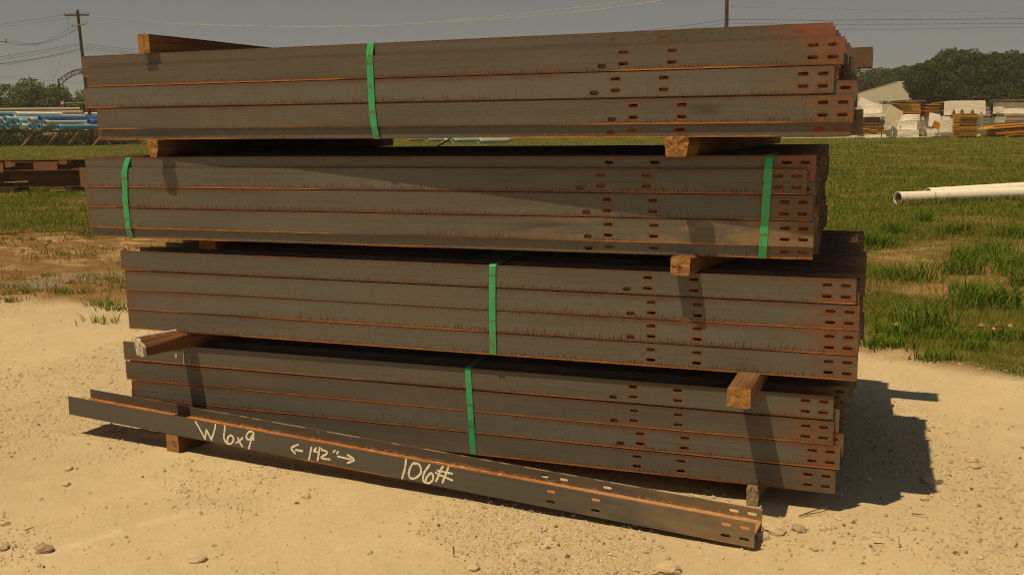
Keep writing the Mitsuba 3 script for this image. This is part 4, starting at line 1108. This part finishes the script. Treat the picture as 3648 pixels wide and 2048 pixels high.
# arch sign seen from behind: its letters read backwards
b = key('arch_sign')
tag(b, 'dark metal arch over the yard entrance with letters seen from behind', 'sign')
cx_, Rr = -47.2, 4.55
pA = lambda a, r: np.array([cx_ - r * math.sin(a), 110.0, 3.30 + r * math.cos(a)])
AN = np.linspace(-0.76, 0.76, 40)
put('rail', ppaint(tube([pA(a, Rr) for a in AN], 0.045, 6), (0.045, 0.035, 0.030), 'dull', 0), b)
put('rail', ppaint(tube([pA(a, Rr - 0.50) for a in np.linspace(-0.84, 0.84, 40)], 0.045, 6), (0.045, 0.035, 0.030), 'dull', 0), b)
for s in (-1, 1):
    x = cx_ + s * 3.16
    put('post', ppaint(tube([(x, 110, -0.2), (x, 110, 6.75)], 0.10, 8), (0.045, 0.035, 0.030), 'dull', 0), b)
WORD = 'B MATERIALS'
for i, ch in enumerate(WORD):
    if ch == ' ':
        continue
    a = 0.0 + 0.068 * i          # runs to the left as seen from this side
    m = meshkit.text_mesh(ch, 0.40, 0.03, bold=True)
    v = np.asarray(m.vertices).copy()
    v[:, 0] -= (v[:, 0].min() + v[:, 0].max()) / 2
    w_ = v[:, 0].max() - v[:, 0].min()
    v[:, 0] *= min(1, 0.24 / max(w_, 0.05))
    q = pA(a, Rr - 0.45)
    xd = np.array([-math.cos(a), 0, -math.sin(a)])
    zd = np.array([-math.sin(a), 0, math.cos(a)])
    vv = q + v[:, :1] * xd + v[:, 1:2] * zd + v[:, 2:3] * np.array([0, 1.0, 0])
    k = put('letter', ppaint(trimesh.Trimesh(vv, m.faces, process=False), (0.045, 0.035, 0.030), 'dull', 0), b)
tag(put('small_sign', ppaint(cat(bx(-45.73, -45.42, 99.9, 100, 3.75, 4.08), bx(-45.6, -45.54, 100, 100.08, -0.1, 4.0)), (0.62, 0.58, 0.46), 'painted')), 'small white board on a post above the grey pipes at the left', 'sign')
tag(put('small_sign', ppaint(bx(-45.74, -45.52, 99.8, 99.88, 3.52, 3.70), (0.55, 0.05, 0.05), 'painted')), 'small red board just below the white one at the left', 'sign')
tag(put('gate_bar', ppaint(cat(tube([(-45.4, 100, 3.87), (-42.0, 100, 3.86)], 0.03, 5), tube([(-45.0, 100, 0), (-45.0, 100, 3.87)], 0.04, 5), tube([(-42.0, 100, 0), (-42.0, 100, 3.87)], 0.04, 5)), (0.45, 0.40, 0.30), 'dull')), 'thin pale bar in front of the low trees under the arch sign', 'bar')
# dark red corrugated container, mostly hidden behind the stack
xs_ = np.arange(-41.2, -35.6, 0.07)
prof = np.stack([xs_, 95 + 0.05 * np.sign(np.sin((xs_) * 2 * np.pi / 0.28))], 1)
V = np.vstack([np.c_[prof, np.zeros(len(prof))], np.c_[prof, np.full(len(prof), 3.15)]])
n = len(prof)
j = np.arange(n - 1)
F = np.stack([j, j + 1, n + j + 1, n + j], 1)
b = key('shipping_container')
tag(b, 'dark red corrugated container behind the pipes, mostly hidden by the stack', 'container')
put('wall', ppaint(trimesh.Trimesh(V, np.vstack([F[:, [0, 1, 2]], F[:, [0, 2, 3]]]), process=False), (0.22, 0.075, 0.06), 'painted'), b)
put('roof', ppaint(bx(-41.2, -35.6, 95.06, 97.4, 3.05, 3.15), (0.16, 0.06, 0.05), 'painted'), b)

# ------------------------------------------------------------------ pipes at the left
AX = np.array([math.cos(math.radians(64)), math.sin(math.radians(64)), 0.0])


def pipe(p, r, length, col, lab, group, ax=AX, name='plastic_pipe', bell=True, wall=0.16):
    b = key(name)
    tag(b, lab, 'pipe', group)
    zx = np.cross(ax, [0, 0, 1.0])
    M = mat4((zx, np.cross(ax, zx), ax), p)
    m = trimesh.creation.annulus(r * (1 - wall), r, length, sections=22)
    m.apply_translation([0, 0, length / 2])
    put('barrel', ppaint(m, col, 'painted', 0.10, 1.5, smooth=False), b, TM(M))
    if bell:
        m = trimesh.creation.annulus(r * 1.02, r * 1.17, 0.32, sections=22)
        m.apply_translation([0, 0, 0.13])
        put('bell', ppaint(m, tuple(min(1, x * 1.25 + 0.04) for x in col), 'painted', 0.10), b, TM(M))
    return b


BLUE, LBLUE, DBLUE, PALE, GREYP = (0.12, 0.36, 0.56), (0.25, 0.52, 0.66), (0.04, 0.17, 0.50), (0.74, 0.82, 0.84), (0.42, 0.46, 0.42)
PP = [(-44.2, 2.61, .21, BLUE, 8.2, 'blue pipe in the top layer at the left edge'), (-41.11, 2.58, .185, PALE, 8.8, 'long pale blue-white pipe along the top of the pipe pile'),
      (-42.4, 2.08, .22, GREYP, 6, 'grey pipe end at the left edge in the middle layer'), (-41.22, 2.16, .20, GREYP, 6, 'dull grey-green pipe, second in the middle layer'), (-40.39, 2.16, .235, LBLUE, 6, 'large light blue pipe with a thick white bell in the middle layer'),
      (-39.17, 1.99, .215, LBLUE, 6, 'light blue pipe hanging a little lower in the middle layer'), (-38.06, 2.04, .20, GREYP, 6, 'grey-cream pipe between two blue ones in the middle layer'), (-36.99, 2.19, .21, DBLUE, 8, 'deep blue pipe, high in the middle layer'),
      (-36.46, 1.84, .20, GREYP, 6, 'grey pipe end tucked below the deep blue pipe'), (-35.97, 1.92, .19, BLUE, 6, 'blue pipe second from the right in the middle layer'), (-34.26, 1.91, .20, DBLUE, 6, 'deep blue pipe next to the left end of the stack'),
      (-42.2, 1.61, .21, GREYP, 6, 'grey pipe at the left edge in the lowest layer'), (-41.11, 1.66, .21, BLUE, 6, 'dark-mouthed pipe second in the lowest layer'), (-40.22, 1.63, .21, BLUE, 6, 'shaded blue pipe under the large light blue one'),
      (-38.95, 1.62, .18, PALE, 6, 'pale pipe end in the middle of the lowest layer'), (-38.04, 1.57, .21, BLUE, 6, 'blue pipe under the grey-cream pipe in the lowest layer'), (-37.15, 1.57, .22, BLUE, 6, 'blue pipe below the deep blue pipe in the lowest layer'),
      (-35.44, 1.50, .20, BLUE, 6, 'blue pipe left of the white pipe in the lowest layer'), (-34.9, 1.48, .20, LBLUE, 6, 'light blue pipe mouth right behind the white pipe in the lowest layer'), (-34.55, 1.47, .205, PALE, 6, 'white pipe at the right of the lowest layer next to the stack')]
for i, (x, z, r, col, ln, lab) in enumerate(PP):
    pipe((x, 80.0 - 0.42 * (i % 9) if z < 2.4 else 81.5, z), r, ln * 1.25, col, lab, 'pipes on the wooden racks')
for i, (x0, x1) in enumerate([(-43.2, -40.6), (-39.9, -37.5), (-38.0, -35.4), (-36.2, -33.9), (-34.0, -31.9)]):
    b = key('wooden_rack')
    tag(b, 'crossed-leg wooden rack under the plastic pipes', 'rack', 'wooden racks under the pipes')
    xm = (x0 + x1) / 2
    for y in (78.6, 83.5):
        dx = (y - 78.6) * 0.8
        put('leg', ppaint(tube([(xm - 0.75 + dx, y, -0.05), (xm + 0.5 + dx, y + 0.1, 1.35)], 0.08, 5), (0.36, 0.24, 0.11), 'dull'), b)  # front leg coloured light, as if sunlit
        put('leg', ppaint(tube([(xm + 0.75 + dx, y + 0.15, -0.05), (xm - 0.5 + dx, y + 0.25, 1.35)], 0.08, 5), (0.14, 0.09, 0.045), 'dull'), b)  # crossing leg of the same wood coloured dark, as if shaded
    put('rail', ppaint(bx(xm - 0.2, xm + 0.2, 78.0, 78.2, 1.12, 1.26), (0.12, 0.08, 0.05), 'dull'), b)
    put('beam', ppaint(tube([(xm, 78.0, 1.18), (xm + 4.8, 84.0, 1.18)], 0.07, 5), (0.10, 0.07, 0.045), 'dull'), b)
wr = np.random.default_rng(15)
n = 9000
x, y = wr.uniform(-47, -33.5, n), wr.uniform(82.0, 88.0, n)
h = wr.uniform(0.25, 0.95, n) * sst(-31.0, -38.0, x)
v, f, c = blades(x, y, 0 * x, h, wr.uniform(0.05, 0.10, n), h * 0.5, np.array([[0.05, 0.075, 0.02]]) * wr.uniform(0.6, 1.3, (n, 1)), wr)  # dark blades added to imitate the shade below the pipes
tag(put('shade_blades', mikit.ply(trimesh.Trimesh(v, f, process=False), 'leaf', color=c)), 'added dark blades standing in for the shade under the pipe racks', 'shade_blades', kind='stuff')
for i in range(8):
    z = 3.04 - 0.30 * (i // 2)
    pipe((-47.0 + 0.4 * (i % 2) + 0.3 * (i // 2), 86.5 - 0.9 * (i % 2) - 0.1 * i, z), 0.15, 9.0, (0.30, 0.28, 0.26) if i % 3 else (0.34, 0.28, 0.20), 'weathered grey pipe in the pile behind the blue pipes', 'weathered grey pipes', ax=np.array([0.999, 0.04, 0.0]), name='grey_pipe', bell=False)
for x in (-46.3, -42.4, -38.6):
    b = key('wooden_rack')
    tag(b, 'tall dark wooden rack under the weathered grey pipes', 'rack', 'racks under the grey pipes')
    put('post', ppaint(bx(x - 0.08, x + 0.08, 85.2, 85.4, -0.1, 1.98), (0.08, 0.06, 0.04), 'dull'), b)
    put('post', ppaint(bx(x - 0.08, x + 0.08, 86.8, 87.0, -0.1, 1.98), (0.08, 0.06, 0.04), 'dull'), b)
    put('rail', ppaint(bx(x - 0.09, x + 0.09, 84.6, 87.4, 1.98, 2.00), (0.08, 0.06, 0.04), 'dull'), b)
# pale green pipes lying on the grass far behind, seen in the gap
GP = (0.33, 0.46, 0.40)
for p, ln, lab in (((-2.3, 71.0), 2.6, 'pale green pipe on the far grass with its open end nearest, seen in the gap'), ((-5.2, 75.4), 2.2, 'pale green pipe end on the far grass, second in the gap'), ((-4.4, 75.0), 5.5, 'long pale green pipe on the far grass in the middle of the gap'), ((-6.7, 79.3), 2.4, 'pale pipe end on the far grass behind the sagging strap'), ((-8.7, 82.0), 1.5, 'short yellowish pipe on the far grass at the left of the gap')):
    pipe((p[0], p[1], 0.16), 0.17, ln, GP if 'yellow' not in lab else (0.45, 0.38, 0.20), lab, 'pale pipes lying on the far grass', ax=np.array([0.82, 0.57, 0.0]), wall=0.12)
# the white pipe in the grass at the right
b = key('plastic_pipe')
tag(b, 'long white plastic pipe lying in the grass at the right', 'pipe')
ax = np.array([0.9595, 0.2815, 0.0])
zx = np.cross(ax, [0, 0, 1.0])
def white_pipe(b, axis, p, r):
    zx = np.cross(axis, [0, 0, 1.0])
    zx /= np.linalg.norm(zx)
    M = TM(mat4((zx, np.cross(axis, zx), axis), p))
    m = trimesh.creation.annulus(r * 0.93, r, 9.0, sections=40)
    m.apply_translation([0, 0, 4.5])
    put('barrel', ppaint(m, (0.86, 0.84, 0.76), 'painted', 0.06, 1.2), b, M)
    m = trimesh.creation.annulus(0.01, r * 0.92, 0.03, sections=30)
    m.apply_translation([0, 0, 0.07])
    m.vertices += 0.02 * (meshkit.fbm(np.asarray(m.vertices) * 30, 2, 2) - 0.5)[:, None]
    put('dark_mouth', ppaint(m, (0.20, 0.12, 0.07), 'dull', 0.3, 20), b, M)  # dark disc set in the mouth paints the darkness of the opening


white_pipe(b, ax, (7.20, 17.95, 0.115), 0.125)
b = key('plastic_pipe')
tag(b, 'second white plastic pipe lying right behind the long one and rising to the right', 'pipe')
ax2 = np.array([0.9595, 0.2815, 0.020])
white_pipe(b, ax2 / np.linalg.norm(ax2), (7.95, 18.40, 0.150), 0.125)
tag(put('plastic_pipe', ppaint(tube([(18.5, 76, 0.05), (33.0, 75.5, 0.05)], 0.035, 6), (0.70, 0.70, 0.66), 'painted')), 'thin white line of pipe lying far out on the grass right of the topmost bundle', 'pipe')

# ------------------------------------------------------------------ dark rusty steel pile at the left
def hgirder(x0, x1, y, z0, h, w, lab, tilt=0.0):
    b = key('rusty_girder')
    tag(b, lab, 'girder', 'dark rusty girders at the left')
    R = T().translate([x0, y, z0]).rotate([0, 1, 0], tilt)
    ln = x1 - x0
    put('flange', mikit.ply(bx(0, ln, -w / 2, w / 2, 0, 0.02), 'rusty'), b, R)
    put('flange', mikit.ply(bx(0, ln, -w / 2, w / 2, h - 0.02, h), 'rusty'), b, R)
    put('web', mikit.ply(bx(0, ln, -0.008, 0.008, 0.02, h - 0.02), 'rusty'), b, R)


hgirder(-17, -10.67, 24.0, 0.13, 0.42, 0.24, 'long dark rusty girder lowest in the pile at the left edge')
hgirder(-17, -10.72, 24.26, 0.14, 0.40, 0.24, 'dark rusty girder behind the lowest one at the left edge')
hgirder(-17, -10.47, 24.5, 0.56, 0.24, 0.22, 'slimmer dark rusty girder on top of the pile at the left edge', 0.15)
hgirder(-17, -10.95, 24.1, 0.555, 0.20, 0.20, 'dark rusty girder at the front of the upper layer at the left edge', 0.15)
for x0, x1, z0, z1, y, lab in ((-12.76, -12.47, .50, .73, 23.84, 'brown rusty plate leaning on the girders at the left edge'), (-11.73, -11.15, .54, .745, 23.86, 'widest brown rusty plate leaning on the dark girders'), (-11.12, -10.91, .68, .775, 23.9, 'small brown rusty plate at the right of the dark girders'), (-12.30, -12.19, .64, .74, 23.88, 'smallest brown rusty plate on the dark girders'), (-12.45, -12.31, .62, .77, 23.92, 'narrow brown rusty plate beside the smallest one')):
    m = bx(x0, x1, y - 0.012, y + 0.012, z0, z1)
    m = m.subdivide().subdivide()
    m.apply_transform(trimesh.transformations.rotation_matrix(-0.16, [1, 0, 0], [(x0 + x1) / 2, y, z0]))
    tag(put('rusty_plate', ppaint(m, (0.23, 0.115, 0.070), 'dull', 0.25, 6)), lab, 'plate', 'rusty plates on the girders')
for x0, x1, lab in ((-12.67, -12.21, 'dark timber block under the rusty girders at the left edge'), (-11.0, -10.8, 'dark timber block under the right end of the rusty girders')):
    tag(put('support_block', ppaint(bx(x0, x1, 23.8, 24.5, -0.08, 0.13), (0.10, 0.065, 0.04), 'dull')), lab, 'block')
for (xa, xb, z, y, lab) in ((-11.22, -10.83, .06, 23.5, 'pale stick on the grass in front of the rusty girders'), (-12.62, -12.0, .03, 22.9, 'pale board on the grass at the left edge below the rusty girders'), (-12.5, -11.9, .255, 23.86, 'pale lath lying on the lower flange of the girder')):
    tag(put('lath', ppaint(bx(xa, xb, y, y + 0.06, z, z + 0.025), (0.40, 0.31, 0.19), 'dull')), lab, 'lath')

# ------------------------------------------------------------------ stacks of foam boards at the right
WHITE, FOAM, TAN = (0.87, 0.85, 0.78), (0.62, 0.315, 0.048), (0.72, 0.63, 0.48)
sr = np.random.default_rng(9)


def board_stack(lab, x0, x1, z0, z1, y, dep, n, col, jit=0.06, cat_='stack of boards', gapp=0.25, name='board_stack', tiltz=0.0, group=None):
    b = key(name)
    tag(b, lab, cat_, group)
    zz = np.linspace(z0, z1, n + 1)
    put('dark_core', ppaint(bx(x0 + 2 * jit + 0.03, x1 - 2 * jit - 0.03, y + 2 * jit + 0.05, y + dep - 0.1, z0, z1 - 0.03), np.array(col) * 0.35, 'dull', 0.2, 5), b)  # dark filler box, its colour painting the shade between the boards
    for i in range(n):
        a, c = zz[i], zz[i + 1] - (zz[i + 1] - zz[i]) * gapp * sr.random() ** 1.6
        m = bx(x0 + sr.normal(0, jit), x1 + sr.normal(0, jit), y + sr.normal(0, jit), y + dep + sr.normal(0, jit), a, max(c, a + 0.02))
        m = m.subdivide().subdivide()
        m.vertices[:, 2] += 0.022 * (meshkit.fbm(np.asarray(m.vertices) * 1.3 + i, 2, i) - 0.5) + tiltz * (m.vertices[:, 0] - x0)
        put('board', ppaint(m, np.array(col) * (0.8 + 0.4 * sr.random()), 'dull', 0.25, 4, i), b)
    return b


def wrapped(lab, x0, x1, z0, z1, y, dep, seed, tilt=0.0, tears=(), col=WHITE, group=None):
    b = key('wrapped_panels')
    tag(b, lab, 'wrapped panels', group)
    m = bx(x0, x1, y, y + dep, z0, z1)
    for _ in range(5):
        m = m.subdivide()
    v = np.asarray(m.vertices).copy()
    c = v.mean(0)
    d = (meshkit.fbm(v * np.array([1.6, 1.6, 4.0]) + seed, 3, seed) - 0.5) * 0.07 + (meshkit.noise(v * np.array([5, 5, 2.0]), seed + 1) - 0.5) * 0.012
    out = (v - c) / np.array([x1 - x0, dep, z1 - z0])
    out /= np.linalg.norm(out, axis=1, keepdims=True)
    v += out * d[:, None]
    v[:, 1] += 0.16 * (v[:, 2] - z0) * np.clip((y + dep - v[:, 1]) / dep, 0, 1)   # front leaned back with height, an added tilt that catches more sun
    m = trimesh.Trimesh(v, m.faces, process=False)
    if tilt:
        m.apply_transform(trimesh.transformations.rotation_matrix(tilt, [0, 1, 0], c))
    put('wrapping', ppaint(m, col, 'painted', 0.08, 3, seed), b)
    for tx, tz, tw, th in tears:
        t = trimesh.creation.extrude_polygon(Polygon([(-tw / 2, 0), (tw / 2, 0), (tw * 0.2, th * 0.8), (0, th), (-tw * 0.25, th * 0.75)]), 0.03, engine='earcut')
        vv = np.asarray(t.vertices)[:, [0, 2, 1]] * [1, -1, 1] + [tx, y - 0.045, tz]
        put('torn_patch', ppaint(trimesh.Trimesh(vv, t.faces, process=False), (0.30, 0.16, 0.06), 'dull', 0.3, 9), b)
        fl_ = trimesh.creation.extrude_polygon(Polygon([(-tw * 0.95, 0.02), (-tw * 0.45, 0.0), (-tw * 0.1, th * 0.95)]), 0.02, engine='earcut')
        vv = np.asarray(fl_.vertices)[:, [0, 2, 1]] * [1, -1, 1] + [tx, y - 0.10, tz]
        put('torn_flap', ppaint(trimesh.Trimesh(vv, fl_.faces, process=False), WHITE, 'painted', 0.05), b)
    return b


def sheet(lab, c, w, h, th, rot, col, name='loose_board'):
    m = trimesh.creation.box(extents=(w, th, h)).subdivide().subdivide()
    for ang, axv in rot:
        m.apply_transform(trimesh.transformations.rotation_matrix(ang, axv))
    m.apply_translation(c)
    k = put(name, ppaint(m, col, 'dull', 0.10, 3))
    tag(k, lab, 'board')
    return k


board_stack('tall ragged stack of ochre boards with dark gaps, furthest forward at the right', 33.14, 34.55, 0.02, 1.80, 72, 1.2, 16, FOAM, 0.035, gapp=0.75)
board_stack('stack of ochre-brown boards high behind the tilted tan sheet', 31.5, 33.1, 1.55, 2.62, 79, 2.0, 10, FOAM, 0.03, gapp=0.35)
wrapped('white wrapped stack hidden under the high ochre stack', 31.4, 33.6, 0.0, 1.53, 79.1, 1.8, 40)
board_stack('ragged stack of ochre boards right of the high ochre stack', 33.78, 35.0, 1.55, 2.6, 79.5, 1.6, 9, FOAM, 0.10, gapp=0.6)
wrapped('white wrapped stack beneath the ragged ochre boards', 33.9, 35.2, 0.0, 1.5, 79.6, 1.5, 41)
board_stack('low fan of ochre sheets sprawling at the right edge', 36.6, 39.6, 0.02, 0.86, 74, 1.3, 10, FOAM, 0.22, gapp=0.5, tiltz=0.07)
sheet('ochre sheet fallen flat on the grass in front of the low fan', (38.0, 73.3, 0.10), 1.3, 0.9, 0.06, ((1.40, [1, 0, 0]), (0.3, [0, 0, 1])), FOAM)
board_stack('stack of ochre boards with dark gaps behind the small sign', 27.44, 29.1, 0.28, 1.62, 76, 1.5, 8, (0.42, 0.23, 0.06), 0.06, gapp=0.75)
wrapped('tilted white wrapped pack on top of the rubbish stack by the small sign', 27.6, 29.2, 1.88, 2.56, 76.8, 1.3, 42, tilt=-0.06)
wrapped('crumpled white film hanging over the rubbish stack by the small sign', 27.5, 29.15, 1.60, 1.82, 75.9, 1.5, 43)
wrapped('crumpled white film on the grass at the foot of the rubbish stack', 27.6, 29.2, 0.0, 0.26, 75.6, 0.8, 44)
sheet('ochre sheet slipping from the bottom of the rubbish stack', (27.9, 75.7, 0.50), 1.2, 0.35, 0.06, ((0.5, [1, 0, 0]), (0.15, [0, 1, 0])), FOAM)
wrapped('white wrapped block at the left end of the right-hand stacks', 28.0, 28.6, 0.0, 2.95, 80.2, 1.2, 45)
sheet('white sheet leaning with a pointed top at the left end of the stacks', (28.95, 79.6, 2.62), 1.3, 0.75, 0.05, ((-0.35, [1, 0, 0]), (0.42, [0, 1, 0])), WHITE)
sheet('large tan sheet leaning diagonally between the stacks', (29.62, 75.6, 1.62), 1.15, 1.45, 0.06, ((-0.30, [1, 0, 0]), (0.52, [0, 1, 0])), TAN)
wrapped('upper white wrapped pack of the group of three in the middle', 30.35, 31.9, 1.28, 1.76, 76.1, 1.3, 46)
wrapped('middle white wrapped pack of the group of three, with torn film', 29.7, 31.45, 0.62, 1.26, 75.4, 1.3, 47, tilt=0.03, tears=((30.1, 0.78, 0.14, 0.16),))
wrapped('lowest white wrapped pack of the group of three, on the grass', 29.95, 31.45, 0.0, 0.60, 75.0, 1.3, 48)
board_stack('narrow pale stack standing right of the three wrapped packs', 32.38, 32.68, 0.05, 1.32, 77, 1.2, 8, (0.55, 0.52, 0.46), 0.02, gapp=0.5)
board_stack('grey and white sheets strewn on top of the high ochre stack', 30.4, 33.6, 2.64, 2.88, 79.6, 1.2, 3, (0.30, 0.28, 0.25), 0.25, gapp=0.6)
sheet('white sheet strewn highest above the high ochre stack', (31.4, 79.2, 2.86), 1.5, 0.9, 0.05, ((1.35, [1, 0, 0]), (-0.06, [0, 1, 0])), WHITE)
sheet('white sheet leaning right of the high ochre stack', (33.42, 77.0, 1.28), 0.85, 1.15, 0.05, ((-0.35, [1, 0, 0]), (0.20, [0, 1, 0])), WHITE)
wrapped('large smooth white wrapped panels with four torn brown holes', 34.8, 37.55, 1.68, 2.78, 77.2, 1.3, 49, tears=((34.98, 1.74, 0.30, 0.42), (35.62, 1.84, 0.36, 0.30), (36.45, 1.80, 0.36, 0.30), (37.15, 1.76, 0.22, 0.16)))
wrapped('thin white wrapped pack under the large torn panels', 34.55, 37.5, 0.9, 1.60, 77.4, 1.3, 50)
wrapped('white wrapped base pack under the large torn panels', 34.9, 37.4, 0.0, 0.88, 77.5, 1.3, 51)
wrapped('plain white wrapped stack left of the tallest ragged ochre stack', 32.72, 33.6, 0.38, 1.42, 74, 1.3, 52)
board_stack('stack of thin white sheets under the plain wrapped stack', 32.7, 33.9, 0.02, 0.36, 74, 1.3, 5, (0.62, 0.58, 0.5), 0.04, gapp=0.5)
sheet('ragged ochre sheet curling left of the plain wrapped stack', (32.45, 74.4, 0.95), 0.5, 0.5, 0.10, ((0.4, [0, 1, 0]),), FOAM)
board_stack('small white stack between the torn panels and the far right stack', 38.4, 39.05, 0.4, 2.4, 79.5, 1.2, 7, (0.58, 0.56, 0.52), 0.03, gapp=0.6)
wrapped('upper part of the tall white wrapped stack at the right edge', 38.4, 41.6, 1.75, 2.62, 76.2, 1.6, 53)
board_stack('white ribbed sheets in the middle of the tall stack at the right edge', 38.5, 41.6, 0.92, 1.74, 76, 1.5, 7, (0.66, 0.62, 0.55), 0.05, gapp=0.35)
board_stack('brown boards lying on the tall stack at the right edge', 38.3, 41.6, 2.64, 2.86, 76.2, 1.6, 3, (0.26, 0.20, 0.13), 0.08, gapp=0.5)
sheet('long ochre plank bridging from the ragged stack to the torn panels', (34.75, 78.6, 2.70), 1.9, 0.07, 0.10, ((-0.10, [0, 1, 0]),), FOAM, name='plank')
b = key('post_sign')
tag(b, 'small pale sign on a thin dark post in front of the board stacks', 'sign')
put('post', ppaint(tube([(27.42, 72, -0.05), (27.42, 72, 1.62)], 0.03, 6), (0.05, 0.045, 0.04), 'dull'), b)
put('board', ppaint(bx(27.24, 27.62, 71.94, 71.965, 1.40, 1.66), (0.60, 0.57, 0.50), 'painted'), b)
put('dark_panel', ppaint(bx(27.27, 27.59, 71.93, 71.96, 1.10, 1.38), (0.10, 0.09, 0.08), 'painted'), b)
put('marks', ppaint(cat(bx(27.30, 27.40, 71.935, 71.94, 1.55, 1.59), bx(27.43, 27.56, 71.935, 71.94, 1.55, 1.59), bx(27.30, 27.52, 71.935, 71.94, 1.46, 1.50)), (0.10, 0.09, 0.08), 'painted'), b)

# ------------------------------------------------------------------ the summer haze
scene['haze_air'] = {'type': 'homogeneous', 'albedo': {'type': 'rgb', 'value': [0.95, 0.95, 0.95]}, 'sigma_t': 0.0006}
scene['haze'] = {'type': 'cube', 'to_world': T().translate([0, 300, 7.2]).scale([460, 610, 8.3]), 'bsdf': {'type': 'null'}, 'interior': {'type': 'ref', 'id': 'haze_air'}}
scene['camera']['medium'] = {'type': 'ref', 'id': 'haze_air'}
tag('haze', 'thin warm summer haze over the yard', 'haze', kind='stuff')
